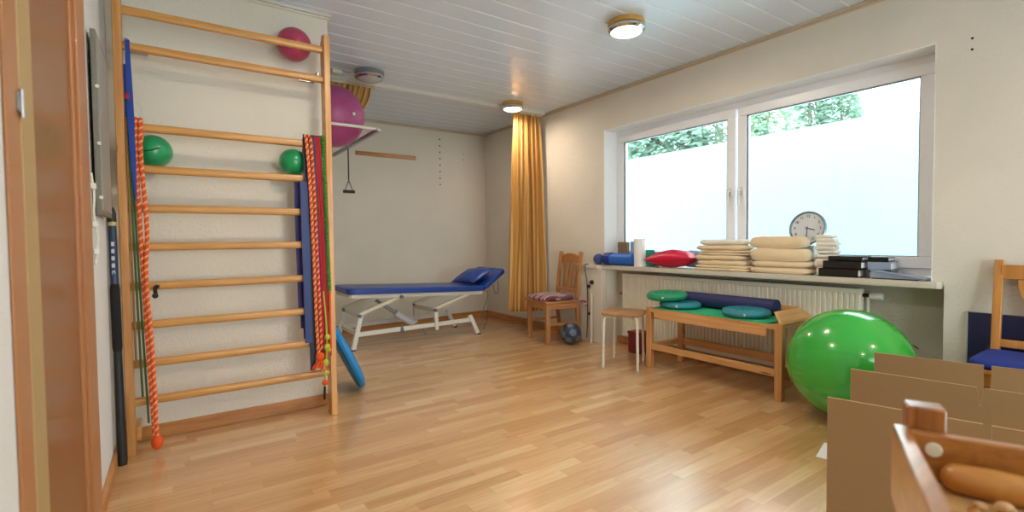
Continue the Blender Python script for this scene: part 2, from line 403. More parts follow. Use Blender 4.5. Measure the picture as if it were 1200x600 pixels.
def pinch(g, size, c=(0, 0, 0), n=22, pw=1.9, q=.75, amp=.006, sd=0):
    vs = []; fs = []; hx, hy, hz = (a/2 for a in size); m = n+1
    for sg in (1, -1):
        for i in range(m):
            for j in range(m):
                u, w_ = -1+2*i/n, -1+2*j/n
                h = (max(0, 1-abs(u)**pw)*max(0, 1-abs(w_)**pw))**q
                pull = 1-.07*(1-abs(w_)**2)*abs(u)**3; pul2 = 1-.05*(1-abs(u)**2)*abs(w_)**3
                nz = amp*noise.noise(V((u*2.5+sd, w_*2.5, sg)))
                vs.append(V(c)+V((u*hx*pull, w_*hy*pul2, sg*(hz*h+.003)+nz*h)))
    for k in (0, 1):
        for i in range(n):
            for j in range(n):
                a = k*m*m+i*m+j; f = (a, a+m, a+m+1, a+1); fs.append(f if k == 0 else f[::-1])
    def rim(i, j): return i*m+j
    loop = [rim(i, 0) for i in range(n)]+[rim(n, j) for j in range(n)]+[rim(n-i, n) for i in range(n)]+[rim(0, n-j) for j in range(n)]
    for k in range(len(loop)):
        a, b = loop[k], loop[(k+1) % len(loop)]; fs.append((a, b, b+m*m, a+m*m))
    return g.add(vs, fs)
def parent_world(p):
    l = V((0, 0, 0))
    while p: l += p.location; p = p.parent
    return l
def tag(o, label, cat, group=None, kind=None):
    o['label'] = label; o['category'] = cat
    if group: o['group'] = group
    if kind: o['kind'] = kind
    return o
def thing(name, loc, label, cat, group=None):
    o = bpy.data.objects.new(name, None); COL.objects.link(o); o.location = loc; o.empty_display_size = .05
    return tag(o, label, cat, group)
def struct(o): o['kind'] = 'structure'; return o
def dup(root, loc, label=None):
    r = root.copy(); COL.objects.link(r); r.location = loc
    if label: r['label'] = label
    for ch in list(root.children):
        c = ch.copy(); COL.objects.link(c); c.parent = r
        for g in ch.children:
            d = g.copy(); COL.objects.link(d); d.parent = c
    return r
def arc(pts, n=8):
    """Catmull-Rom through points"""
    P = [V(p) for p in pts]; P = [2*P[0]-P[1]]+P+[2*P[-1]-P[-2]]; out = []
    for i in range(1, len(P)-2):
        for k in range(n):
            t = k/n; a, b, c, d = P[i-1:i+3]
            out.append(.5*((2*b)+(c-a)*t+(2*a-5*b+4*c-d)*t*t+(3*b-a-3*c+d)*t**3))
    out.append(P[-2]); return out

# ------------------------------------------------------------------ room shell
XW, XL, YB, YP, ZC, YR = 3.635, -.27, 5.9, 3.34, 2.56, -2.4
XP = .862
NX = 3.80              # back of the radiator niche / inner face of window frame
struct(G().box(XL-.3, XW+.5, YR-.2, YB+.2, -.12, 0).build('floor', 'floor', smooth=False))
# ceiling boards
g = G(); y = YR; k = 0; BW = .172
while y < YB:
    jx = 2.0+(3.70-(y+BW/2))*.9
    xs = sorted([XL] + [q for q in (jx-5.2, jx-2.6, jx, jx+2.6) if XL+.05 < q < XW-.05] + [XW])
    for a, b in zip(xs, xs[1:]):
        c = .0035
        x0, x1, y0, y1 = a+.0012, b-.0012, y+.004, y+BW-.004
        vs = [(x0, y0+c, ZC), (x1, y0+c, ZC), (x1, y1-c, ZC), (x0, y1-c, ZC), (x0, y0, ZC+c), (x1, y0, ZC+c), (x1, y1, ZC+c), (x0, y1, ZC+c),
              (x0, y0, ZC+.012), (x1, y0, ZC+.012), (x1, y1, ZC+.012), (x0, y1, ZC+.012)]
        g.add(vs, [(3, 2, 1, 0), (0, 1, 5, 4), (1, 2, 6, 5), (2, 3, 7, 6), (3, 0, 4, 7), (4, 5, 9, 8), (5, 6, 10, 9), (6, 7, 11, 10), (7, 4, 8, 11)])
    y += BW
g.box(XL-.3, XW+.5, YR-.2, YB+.2, ZC+.0045, ZC+.12, mi=1)
struct(g.build('ceiling', ['ceil', 'ceilgap'], smooth=False))
struct(G().box(XL-.2, XL, YR-.2, YB+.2, 0, ZC).build('wall_left', 'wallwhite', smooth=False))
struct(G().box(XL, XW+.3, YB, YB+.2, 0, ZC).build('wall_back', 'wall', smooth=False))
struct(G().box(XL, XP, YP, YB, 0, ZC).build('wall_partition', 'wall', bevel=.006, smooth=False))
DX0, DX1, DZ = .5, 2.9, 2.25    # opening for a glazed door added behind the camera as fill light
struct(G().box(XL, DX0, YR-.2, YR, 0, ZC).box(DX1, XW+.3, YR-.2, YR, 0, ZC).box(DX0, DX1, YR-.2, YR, DZ, ZC).build('wall_rear', 'wall', smooth=False))
XO = 3.96
WY0, WY1, WZ0, WZ1 = .945, 3.585, .80, 2.185
g = G()
g.box(XW, XO, WY1, YB+.1, .79, ZC); g.box(XW, XO, YR-.1, WY0, .79, ZC)
g.box(XW, XO, WY0, WY1, WZ1, ZC)
g.box(XW, XO, 3.555, YB+.1, 0, .79); g.box(XW, XO, YR-.1, .89, 0, .79)
struct(g.build('wall_right', 'wall', smooth=False))
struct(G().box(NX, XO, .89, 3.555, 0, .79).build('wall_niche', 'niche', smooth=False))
# reveal plaster skins (white of the window opening, colour lifted bluish for the daylight on it)
g = G()
g.box(XW-.001, 3.84, WY1-.004, WY1, WZ0, WZ1); g.box(XW-.001, 3.84, WY0, WY0+.004, WZ0, WZ1); g.box(XW-.001, 3.84, WY0, WY1, WZ1-.004, WZ1)
struct(g.build('trim_1', 'reveal', smooth=False))
# window sill slab
out = [(3.595, .915), (3.61, .895), (XW+.2, .895), (NX+.03, .895), (NX+.03, 3.555), (XW, 3.555), (XW, 3.96), (3.55, 3.96), (3.55, 3.62), (3.595, 3.58)]
struct(G().prism(out, .772, .812, 'Z').build('trim_2', 'sill', bevel=.006))
# boxed pipe chase left of the niche
struct(G().box(3.572, XW, 3.56, 3.90, 0, .771).build('trim_3', 'trimwhite', bevel=.004))
# baseboards
struct(G().box(XL, XP, YP-.016, YP, 0, .075).box(XL, XP, YP-.02, YP, 0, .02).build('baseboard_partition', 'base', bevel=.003))
struct(G().box(XP, XW, YB-.016, YB, 0, .085).build('baseboard_back', 'base', bevel=.004))
struct(G().box(XP, XP+.016, YP, YB, 0, .075).build('baseboard_alcove', 'baseY', bevel=.003))
struct(G().box(XW-.016, XW, 3.9, YB, 0, .085).build('baseboard_right', 'baseY', bevel=.004))
struct(G().box(NX-.014, NX, .89, 3.555, 0, .07).build('baseboard_niche', 'baseY', bevel=.003))
struct(G().box(XL, XL+.016, 2.44, YP, 0, .07).build('baseboard_left', 'baseY', bevel=.003))
# cornices
g = G(); g.box(XW-.022, XW, YR, YB, ZC-.018, ZC-.001); g.box(XW-.012, XW, YR, YB, ZC-.032, ZC-.019)
struct(g.build('trim_4', 'trimw', bevel=.003))
g = G(); g.box(XP, XW-.023, YB-.022, YB, ZC-.018, ZC-.001); g.box(XP, XW-.023, YB-.012, YB, ZC-.032, ZC-.019)
struct(g.build('trim_5', 'trimw', bevel=.003))
g = G(); g.box(XL, XP+.02, YP-.022, YP, ZC-.02, ZC-.001); g.box(XL, XP+.01, YP-.012, YP, ZC-.036, ZC-.021); g.box(XP, XP+.02, YP, YB-.03, ZC-.02, ZC-.001)
struct(g.build('trim_6', 'trimwhite', bevel=.003))
# door in the left wall (leaf flush in its frame)
d = G().box(XL-.02, XL+.004, 1.57, 2.165, .006, 2.0).build('door_1', 'door', bevel=.003); struct(d)
G().box(XL, XL+.022, 2.17, 2.37, 0, 2.10).box(XL, XL+.012, 2.13, 2.17, 0, 2.04).build('door_frame', 'doorframe', d, bevel=.004)
G().box(XL, XL+.007, 1.355, 1.46, 0, 2.10).box(XL, XL+.007, 1.355, 2.37, 2.04, 2.12).build('door_frame', 'doorframe', d, bevel=.004)
G().box(XL, XL+.009, 1.46, 1.578, 0, 2.04).build('door_rebate', 'doorlight', d, bevel=.003)
g = G().box(XL+.008, XL+.012, 1.43, 1.475, 1.36, 1.40); g.tube([(XL+.012, 1.452, 1.35), (XL+.012, 1.452, 1.41)], .004, 8)
g.build('hinge', 'steel', d)

# ------------------------------------------------------------------ window
fx0, fx1 = NX+.01, NX+.09
w1 = G()
for a in ((fx0, fx1, WY0, WY0+.05, WZ0+.05, WZ1), (fx0, fx1, WY1-.05, WY1, WZ0+.05, WZ1), (fx0, fx1, WY0+.05, WY1-.05, WZ1-.05, WZ1), (fx0, fx1, WY0+.05, WY1-.05, WZ0+.03, WZ0+.08)): w1.box(*a)
win = w1.build('window_1', 'pvc', bevel=.004); struct(win)
def sash(y0, y1, z0, z1, name):
    b = .075; x0, x1 = NX-.005, NX+.06; g = G()
    g.box(x0, x1, y0, y1, z0, z0+b); g.box(x0, x1, y0, y1, z1-b, z1)
    g.box(x0, x1, y0, y0+b, z0+b, z1-b); g.box(x0, x1, y1-b, y1, z0+b, z1-b)
    o = g.build(name, 'pvc', win, bevel=.006)
    g = G(); q = .004; xa, xb = x0+.006, x0+.03
    g.box(xa, xb, y0+b-.001, y1-b, z0+b, z0+b+q); g.box(xa, xb, y0+b, y1-b, z1-b-q, z1-b)
    g.box(xa, xb, y0+b, y0+b+q, z0+b, z1-b); g.box(xa, xb, y1-b-q, y1-b, z0+b, z1-b)
    g.build('gasket', 'gasket', o)
    G().box(x0+.03, x0+.034, y0+b-.01, y1-b+.01, z0+b-.01, z1-b+.01).build('pane', 'glass', o, smooth=False)
    return o
s1 = sash(.985, 2.243, .875, 2.135, 'sash'); s2 = sash(2.262, 3.545, .875, 2.135, 'sash')
def handle(y, par):
    g = G().box(NX-.017, NX-.005, y-.014, y+.014, 1.42, 1.49)
    g.tube(arc([(NX-.015, y, 1.462), (NX-.045, y, 1.462), (NX-.052, y, 1.45), (NX-.052, y, 1.34)], 6), .009, 10)
    g.build('handle', 'white', par, bevel=.002)
handle(2.30, s2); handle(2.205, s1)

d2 = G()
for a in ((DX0, DX0+.08, .03, DZ), (DX1-.08, DX1, .03, DZ), ((DX0+DX1)/2-.06, (DX0+DX1)/2+.06, .03, DZ)): d2.box(a[0], a[1], YR-.14, YR-.07, a[2], a[3])
d2.box(DX0, DX1, YR-.139, YR-.071, DZ-.08, DZ); d2.box(DX0, DX1, YR-.139, YR-.071, .0, .10)
d2 = struct(d2.build('fill_door', 'pvc', bevel=.004))  # unseen glazed door, added to let in more cool daylight
G().box(DX0+.07, DX1-.07, YR-.108, YR-.104, .09, DZ-.07).build('pane', 'glass', d2, smooth=False)
# ------------------------------------------------------------------ outside
struct(G().box(-6, 9, -14, YR-.2, -.15, -.03).build('terrace', 'snow', smooth=False))  # unseen paving outside the added door
struct(G().box(5.5, 5.75, -6, 12, -.2, 2.232).build('wall_garden', 'outwall', smooth=False))
struct(G().box(XO, 5.5, -6, 12, .6, .84).build('ground', 'snow', smooth=False))
def tree(name, x, y, h, rad, label, mt='needle', base=1.9, n=900, crown=.25):
    t = thing(name, (x, y, base), label, 'tree', 'trees above the garden wall')
    G().tube([(x, y, base), (x+.05, y, base+h*.5), (x, y+.03, base+h)], .1, 8, radii=[.12, .07, .015]).build('trunk', 'bark', t)
    g = G()
    for i in range(n):
        f = random.random()**.8; z = base+h*(crown*.3+f*(1-crown*.3)); R = rad*(1-f)**.75+.08
        a = random.random()*2*PI; q = R*math.sqrt(random.random())
        c = V((x+q*math.cos(a), y+q*math.sin(a), z-.18*q))
        for _ in range(3):
            d = V((math.cos(a)+random.uniform(-.7, .7), math.sin(a)+random.uniform(-.7, .7), random.uniform(-.5, .25))).normalized()
            l = random.uniform(.10, .24); sd = d.cross(V((0, 0, 1))).normalized()*random.uniform(.012, .032); lift = V((0, 0, .02))
            p = c+V((random.uniform(-.07, .07),)*3)
            g.add([p, p+d*l*.5+sd+lift, p+d*l, p+d*l*.5-sd+lift, p+d*l*.5-lift], [(0, 1, 4), (1, 2, 4), (2, 3, 4), (3, 0, 4)])
    g.build('foliage', mt, t, smooth=False)
G().box(5.9, 16, -8, 16, 1.5, 1.9).build('terrain', 'gravel', smooth=False)['kind'] = 'structure'
tree('fir_tree', 8.2, 7.3, 2.4, 1.2, 'pale green fir at the left edge of the left window pane', n=1500)
tree('fir_tree', 8.0, 6.3, 2.2, 1.15, 'full green fir filling the middle of the left pane top', n=1500)
tree('fir_tree', 8.4, 5.35, 2.9, 1.1, 'tall fir behind the post between both window sashes', n=1400)
tree('leafy_shrub', 8.6, 4.55, 1.75, .8, 'light leafy shrub at the left edge of the right window pane', 'leaf', n=330)
tree('fir_tree', 10.6, 4.72, 2.15, .62, 'small hazy fir with a pointed top in the right pane', n=600)
tree('fir_tree', 10.8, 4.22, 2.1, .5, 'slim hazy fir, last one before the open white sky', n=420)

# ------------------------------------------------------------------ ceiling lamps, track, curtain
def lamp(x, y, lit, label, R=.125, pw=1):
    t = thing('ceiling_lamp', (x, y, ZC), label, 'lamp', 'round ceiling lamps')
    G().lathe([(R*.95, 0), (R, -.012), (R, -.034), (R*.9, -.04)], (x, y, ZC)).build('base', 'brass' if lit else 'grey', t)
    G().lathe([(R*.86, -.040), (R*.99, -.042), (R*1.0, -.058), (R*.84, -.070), (R*.82, -.06)], (x, y, ZC)).build('ring', 'chrome', t)
    pr = [(R*.84*math.cos(a), -.062-.03*math.sin(a)) for a in [i*PI/2/8 for i in range(9)]]
    pr[-1] = (.002, pr[-1][1])
    G().lathe(pr, (x, y, ZC)).build('diffuser', 'lampon' if lit else 'lampoff', t)
    if lit:
        ld = bpy.data.lights.new('lamp_light', 'AREA'); ld.shape = 'DISK'; ld.size = R*1.5; ld.energy = LAMP_W*pw; ld.color = (1, .84, .66)
        lo = bpy.data.objects.new('lamp_light', ld); COL.objects.link(lo); lo.location = (0, 0, -.105); lo.parent = t
    return t
lamp(2.58, 2.33, True, 'lit round ceiling lamp nearest the window, largest in view')
lamp(3.05, 4.37, True, 'small lit round ceiling lamp just in front of the hanging orange curtain', .115)
lamp(1.44, 4.24, False, 'unlit round ceiling lamp above the purple ball')
lamp(.95, 1.9, True, 'lit ceiling lamp in front of the wall bars', pw=1.5)
lamp(2.6, -.9, True, 'lit ceiling lamp behind the camera near the right wall')
lamp(.9, -1.2, True, 'lit ceiling lamp behind the camera near the left wall')
g = G().box(XP+.03, XW-.03, 4.505, 4.56, ZC-.014, ZC-.001).box(XP+.03, XW-.03, 4.515, 4.521, ZC-.022, ZC-.012).box(XP+.03, XW-.03, 4.544, 4.55, ZC-.022, ZC-.012)
tag(g.build('curtain_track', 'white', at=(XP, 4.53, ZC)), 'white curtain track running across the ceiling from lamp to window wall', 'curtain track')
def curtain(name, x0, x1, yc, ztop, zbot, folds, amp, mt, label, slant=None, nz=40, gather=None):
    nu = folds*16; g = G(); uvs = []
    for j in range(nz+1):
        v = j/nz
        for i in range(nu+1):
            u = i/nu; z = ztop+(zbot(u)-ztop)*v
            a = amp*(.45+.55*min(1, v*3))*(.75+.5*noise.noise(V((u*5, v*1.5, 3))))
            ph = 2*PI*folds*u+.8*noise.noise(V((u*3, v*2, 0)))
            xx = x0+(x1-x0)*u
            if slant: xx = slant(u, v, xx)
            x = xx+.35*a*math.sin(2*ph); yy = yc+a*math.sin(ph)
            g.v.append(V((x, yy, z))); uvs.append((u*1.0, v))
    for j in range(nz):
        for i in range(nu):
            k = j*(nu+1)+i; g.f.append((k, k+1, k+nu+2, k+nu+1)); g.m.append(0)
    t = thing(name, ((x0+x1)/2, yc, zbot(.5)), label, 'curtain')
    c = g.build('cloth', mt, t, uvf=lambda i, co: uvs[i])
    so = c.modifiers.new('thick', 'SOLIDIFY'); so.thickness = .003
    return t
t = curtain('curtain', 3.175, 3.55, 4.53, 2.525, lambda u: .27-.035*u, 6, .05, 'curtain', 'floor-length orange and yellow striped curtain hanging beside the window wall',
        slant=lambda u, v, x: x+(-.09*(1-u)*v if u < .5 else .07*(u-.5)*2*v))
g = G().box(3.15, 3.57, 4.518, 4.545, 2.508, 2.536)
g.build('heading', 'trimw', t)
t = curtain('curtain', 1.16, 1.56, 4.53, 2.525, lambda u: 2.03, 8, .035, 'curtain2', 'short bunched dark striped curtain end pulled up behind the purple ball',
        slant=lambda u, v, x: x-(.12+.13*u)*v*v-.05*v)
G().box(1.14, 1.58, 4.518, 4.545, 2.508, 2.536).build('heading', 'trimw', t)

# ------------------------------------------------------------------ wall bars
t = thing('wall_bars', (.29, 3.15, 0), 'tall pine wall bars with ten rungs on the left wall section', 'wall bars')
def post(x0, x1):
    g = G().prism([(3.105, 0), (3.195, 0), (3.195, 2.30), (3.16, 2.345), (3.105, 2.335)], x0, x1, 'X')
    return g
post(-.224, -.188).build('post', 'pineZ', t, bevel=.004)
post(.776, .812).build('post', 'pineZl', t, bevel=.004)
RZ = [2.252, 2.073, 1.672, 1.461, 1.26, 1.063, .86, .66, .46, .265]
for z in RZ:
    n = 14; g = G(); out = [(3.145+.017*math.copysign(abs(math.cos(a))**.6, math.cos(a)), z+.021*math.copysign(abs(math.sin(a))**.6, math.sin(a))) for a in [2*PI*i/n for i in range(n)]]
    g.prism(out, -.19, .778, 'X'); g.build('rung', 'pineX', t)
for x, dx in ((-.18, .09), (.768, -.09)):
    g = G().box(min(x, x+dx), max(x, x+dx), 3.325, 3.339, 2.10, 2.13).box(min(x, x+dx*.1)-.004, max(x, x+dx*.1)+.004, 3.19, 3.33, 2.10, 2.13)
    g.build('bracket', 'steel', t, bevel=.002)
for x0 in (-.188, .812):
    G().box(x0, x0+.02, 3.17, YP-.021, .06, .13).build('foot_block', 'pineX', t, bevel=.003)

# small balls on / behind the bars
def ball(c, r, mt, label, valve=True, name='exercise_ball', cat='ball', group=None, rings=False):
    c = V(c); t = thing(name, (c.x, c.y, c.z-r), label, cat, group)
    o = G().sphere(c, r, 48).build('ball_shell', mt, t)
    return t, c
t, c = ball((-.078, 3.225, 1.568), .086, 'greensm', 'small green ball, slightly squashed, on the rung at the left end of the wall bars', group='small green balls on the wall bars', name='gymnastics_ball')
tag(t, t['label'], 'ball', 'small green balls on the wall bars')
G().tube([c+V((-.035, -.077, -.014)), c+V((.0, -.0865, -.004)), c+V((.035, -.0775, .014))], .0035, 6).build('seam', 'black', t)
t, c = ball((.612, 3.225, 1.566), .082, 'greensm', 'small round green ball on the rung at the right end of the wall bars', group='small green balls on the wall bars', name='gymnastics_ball')
G().lathe([(.006, 0), (.004, .002)], c+V((-.023, -.070, .039)), (-.28, -.86, .48), 10).build('valve', 'greensm', t)
t, c = ball((.635, 3.235, 2.285), .098, 'magenta', 'dark pink ball wedged behind the top rung of the wall bars', name='gymnastics_ball')
G().lathe([(.007, 0), (.005, .003)], c+V((-.02, -.09, .03)), (-.2, -.93, .3), 10).build('valve', 'magenta', t)

# ropes and bands
def helix_rope(path, r, turns, label, name, mats=('orange', 'ropewhite'), cat='rope', extra=None, group=None):
    P = arc(path, 24); t = thing(name, tuple(P[-1]), label, cat, group)
    acc = [0]
    for a, b in zip(P, P[1:]): acc.append(acc[-1]+(b-a).length)
    L_ = acc[-1]; n = int(turns*8)
    def at(s):
        for i in range(len(P)-1):
            if acc[i+1] >= s:
                k = (s-acc[i])/max(1e-9, acc[i+1]-acc[i]); d = (P[i+1]-P[i]).normalized(); return P[i].lerp(P[i+1], k), d
        return P[-1], (P[-1]-P[-2]).normalized()
    for si, mt in enumerate(mats):
        pts = []
        for i in range(n+1):
            p, d = at(L_*i/n); a = d.cross(V((0, 1, .01))).normalized(); b = d.cross(a); ph = 2*PI*i/8+2*PI*si/len(mats)
            pts.append(p+(a*math.cos(ph)+b*math.sin(ph))*r*.5)
        G().tube(pts, r*.62, 7).build('strand', mt, t)
    return t
yf = 3.112
# left: long orange rope, doubled over the third rung
t = helix_rope([(-.144, 3.165, 1.60), (-.144, 3.15, 1.70), (-.145, 3.112, 1.69), (-.146, 3.108, 1.5), (-.136, 3.1, 1.0), (-.122, 3.09, .5), (-.108, 3.08, .06)], .0098, 52,
     'long orange rope with pale flecks hanging at the left post down to the floor', 'skipping_rope', mats=('orange', 'orange', 'ropewhite'))
def add_strands(path, r, turns, par, mats=('orange', 'orange', 'ropewhite')):
    P = arc(path, 24); acc = [0]
    for a, b in zip(P, P[1:]): acc.append(acc[-1]+(b-a).length)
    n = int(turns*8)
    for si, mt in enumerate(mats):
        pts = []; j = 0
        for i in range(n+1):
            q = acc[-1]*i/n
            while j < len(P)-2 and acc[j+1] < q: j += 1
            k = (q-acc[j])/max(1e-9, acc[j+1]-acc[j]); d = (P[j+1]-P[j]).normalized(); p = P[j].lerp(P[j+1], k)
            a = d.cross(V((0, 1, .01))).normalized(); b = d.cross(a); ph = 2*PI*i/8+2*PI*si/len(mats)
            pts.append(p+(a*math.cos(ph)+b*math.sin(ph))*r*.5)
        G().tube(pts, r*.62, 7).build('strand', mt, par)
add_strands([(-.125, 3.165, 1.60), (-.125, 3.150, 1.705), (-.125, 3.106, 1.68), (-.126, 3.1, 1.5), (-.112, 3.095, 1.15), (-.122, 3.085, .9), (-.106, 3.08, .5), (-.1, 3.075, .08)], .0095, 52, t)
G().sphere((-.1, 3.075, .06), .026, 16, sc=(1, 1, 1.5)).build('knot', 'orange', t)
# blue strap over rung two
def band(path, widths, mt, th=.004, nx=(1, 0, 0), into=None):
    g = into or G(); P = arc(path, 8); k = len(P); vs = []; fs = []
    for i, p in enumerate(P):
        f = i/(k-1)*(len(widths)-1); j = min(int(f), len(widths)-2); wd = widths[j]+(widths[j+1]-widths[j])*(f-j)
        d = (P[min(i+1, k-1)]-P[max(i-1, 0)]).normalized(); sx = V(nx); no = d.cross(sx).normalized()
        for q in (-1, -.33, .33, 1):
            vs.append(p+sx*wd/2*q+no*th/2); 
        for q in (1, .33, -.33, -1):
            vs.append(p+sx*wd/2*q-no*th/2)
    for i in range(k-1):
        for j in range(8): fs.append((i*8+j, i*8+(j+1) % 8, (i+1)*8+(j+1) % 8, (i+1)*8+j))
    fs.append(tuple(range(7, -1, -1))); fs.append(tuple((k-1)*8+j for j in range(8)))
    g.add(vs, fs); return g
t = thing('blue_strap', (-.165, 3.11, 1.3), 'royal blue strap looped over the second rung beside the left post', 'strap')
band([(-.166, 3.175, 1.98), (-.166, 3.165, 2.085), (-.166, 3.145, 2.103), (-.166, 3.118, 2.08), (-.165, 3.112, 1.95), (-.162, 3.105, 1.75), (-.160, 3.10, 1.6), (-.155, 3.10, 1.42), (-.15, 3.10, 1.3)],
     [.016, .016, .016, .016, .020, .026, .028, .024, .018, .012], 'strapblue', .005).build('webbing', 'strapblue', t)
band([(-.178, 3.172, 1.99), (-.176, 3.17, 1.7), (-.17, 3.168, 1.4)], [.02, .026, .016], 'strapblue').build('webbing', 'strapblue', t)
G().box(-.181, -.165, 3.101, 3.107, 1.80, 1.83).build('woven_label', 'redrub', t)
t = thing('resistance_tube', (-.165, 3.1, .2), 'thin tan and olive tubing hanging close to the left post', 'resistance band')
for i, (x, z1, mt) in enumerate(((-.182, .45, 'tan'), (-.171, .30, 'olive'), (-.160, .16, 'olive'))):
    G().tube(arc([(x, 3.175, 1.60), (x, 3.16, 1.697), (x, 3.135, 1.702), (x, 3.115, 1.66), (x+.003, 3.108, 1.2), (x+.008+.01*i, 3.1, z1)], 8), .0052, 7).build('tube', mt, t)
t = thing('hand_grip', (-.09, 3.1, .80), 'small black grip hook on the rung beside the orange rope', 'grip')
G().tube(arc([(-.085, 3.12, .815), (-.088, 3.108, .84), (-.082, 3.103, .86), (-.07, 3.104, .855)], 6), .009, 8).build('hook', 'black', t)
G().sphere((-.088, 3.112, .81), .014, 12).build('knob', 'black', t)

# right bundle
t = thing('exercise_bands', (.63, 3.15, .8), 'wide blue therapy bands draped behind the rungs near the right post', 'resistance band')
for i, (x, w_, z1, yy, mt) in enumerate(((.628, .05, .63, 3.178, 'purplerub'), (.645, .06, .55, 3.185, 'bluerub'), (.66, .055, .48, 3.192, 'purplerub'), (.655, .062, .47, 3.108, 'navyrub'))):
    top = 1.48 if yy > 3.15 else 1.44
    band([(x, yy, top), (x, yy, 1.2), (x+.004, yy, .9), (x+.004, yy+.002, z1)], [w_, w_*.96, w_, w_*.8], mt, .004).build('band', mt if mt != 'navyrub' else 'bluerub', t)
t = thing('exercise_bands', (.67, 3.1, .3), 'charcoal and navy flat bands hanging in front of the rungs at the right', 'resistance band')
for i, (x, w_, z1, mt) in enumerate(((.668, .04, .30, 'navyrub'), (.69, .05, .36, 'greyrub'), (.728, .05, .32, 'greyrub'))):
    band([(x, 3.178, 1.62), (x, 3.17, 1.69), (x, 3.145, 1.702), (x, 3.118, 1.68), (x, 3.112-.003*i, 1.2), (x+.006, 3.11-.003*i, z1)], [w_*.6, w_*.7, w_*.8, w_, w_, w_*.8], mt, .003).build('band', mt, t)
t = helix_rope([(.662, 3.17, 1.64), (.662, 3.14, 1.706), (.663, 3.098, 1.68), (.676, 3.088, 1.4), (.686, 3.086, 1.0), (.693, 3.085, .6), (.70, 3.085, .40)], .0095, 40,
     'orange and white rope of the right bundle, ending in an orange tassel', 'skipping_rope')
add_strands([(.684, 3.165, 1.62), (.684, 3.15, 1.703), (.685, 3.098, 1.69), (.696, 3.09, 1.45), (.706, 3.088, 1.0), (.716, 3.086, .6), (.718, 3.086, .42)], .009, 40, t, ('orange', 'redrub', 'ropewhite'))
g = G().sphere((.708, 3.082, .385), .026, 14, sc=(1, .8, 1.1))
for i in range(16):
    a = 2*PI*i/16; g.tube([(.708, 3.082, .38), (.708+.024*math.cos(a), 3.082+.016*math.sin(a), .345), (.708+.045*math.cos(a), 3.082+.022*math.sin(a), .30+.01*(i % 3))], .004, 5)
g.build('tassel', 'orange', t)
t = thing('resistance_tube', (.71, 3.1, .6), 'thin olive green tubes with a violet one in the middle of the right bundle', 'resistance band')
for x, x2, z1, mt in ((.689, .722, 1.25, 'olive'), (.70, .728, 1.0, 'olive'), (.708, .722, .7, 'purplerub')):
    G().tube(arc([(x, 3.172, 1.62), (x, 3.15, 1.70), (x, 3.11, 1.69), (x+.004, 3.098, 1.5), (x2, 3.092, z1)], 8), .0055, 7).build('tube', mt, t)
t = thing('resistance_tube', (.735, 3.09, .4), 'dark red rubber tubes hanging between olive tubes and beaded green rope', 'resistance band')
for x, x2, z1, mt in ((.716, .733, .36, 'redrub'), (.728, .745, .34, 'redrub'), (.739, .755, .42, 'redrub'), (.765, .775, .38, 'orange')):
    G().tube(arc([(x, 3.172, 1.62), (x, 3.15, 1.702), (x, 3.108, 1.69), (x+.004, 3.094, 1.5), ((x+x2)/2+.004, 3.09, .95), (x2, 3.088, z1)], 8), .0068, 7).build('tube', mt, t)
t = thing('beaded_rope', (.77, 3.1, .9), 'green beaded rope hanging right beside the right post', 'rope')
g = G(); P = arc([(.757, 3.165, 1.62), (.757, 3.15, 1.706), (.757, 3.100, 1.69), (.758, 3.084, 1.5), (.764, 3.080, 1.2), (.772, 3.080, .78)], 16)
acc = 0; nxt = 0
for a, b in zip(P, P[1:]):
    while nxt < acc+(b-a).length:
        g.lathe([(.006, -.005), (.0135, -.0035), (.0135, .0035), (.006, .005)], a.lerp(b, (nxt-acc)/(b-a).length), (b-a), 8); nxt += .0145
    acc += (b-a).length
g.tube(P, .0045, 6); g.build('beads', 'greenrub', t)
t = thing('knotted_cord', (.74, 3.08, .15), 'lime green knotted cord with orange toggle at the bottom of the right bundle', 'cord')
P = arc([(.737, 3.085, .78), (.745, 3.078, .62), (.748, 3.075, .48), (.742, 3.075, .36), (.735, 3.075, .25), (.73, 3.075, .14)], 8)
G().tube(P, .005, 7).build('cord', 'yellowrub', t)
for p, q in (((.75, 3.072, .50), .017), ((.748, 3.07, .44), .019), ((.738, 3.07, .345), .018), ((.76, 3.075, .42), .012)):
    G().sphere(p, q, 12, sc=(1, .8, 1.2)).build('knot', 'yellowrub', t)
G().sphere((.733, 3.07, .225), .02, 12, sc=(1, .7, .9)).build('toggle', 'orange', t)
G().tube([(.73, 3.073, .2), (.728, 3.075, .12)], .007, 8).build('end_cap', 'black', t)

# ------------------------------------------------------------------ left wall things
t = thing('wall_board', (XL+.02, 2.83, 1.2), 'grey framed board hanging on the left wall beside the wall bars', 'board')
G().box(XL+.012, XL+.03, 2.60, 2.98, 1.20, 1.95).build('panel', 'posteredge', t, bevel=.003)
G().box(XL+.030, XL+.033, 2.62, 2.96, 1.22, 1.93).build('face', 'poster', t)
for z in (1.72, 1.49, 1.27):
    G().lathe([(.007, 0), (.007, .01), (.004, .013)], (XL+.03, 2.605, z), (0, -1, 0), 10).build('peg', 'white', t)
t = thing('wall_cable', (XL+.01, 2.52, 1.0), 'white cable with small clips below the grey wall board', 'cable')
G().tube(arc([(XL+.008, 2.53, 1.36), (XL+.012, 2.56, 1.28), (XL+.008, 2.57, 1.2), (XL+.012, 2.62, 1.1), (XL+.008, 2.6, 1.02), (XL+.008, 2.56, 1.0)], 6), .004, 6).build('cable', 'white', t)
for y_, z in ((2.55, 1.31), (2.58, 1.16), (2.59, 1.05)):
    G().box(XL+.002, XL+.02, y_-.012, y_+.012, z-.012, z+.012).build('clip', 'white', t, bevel=.003)
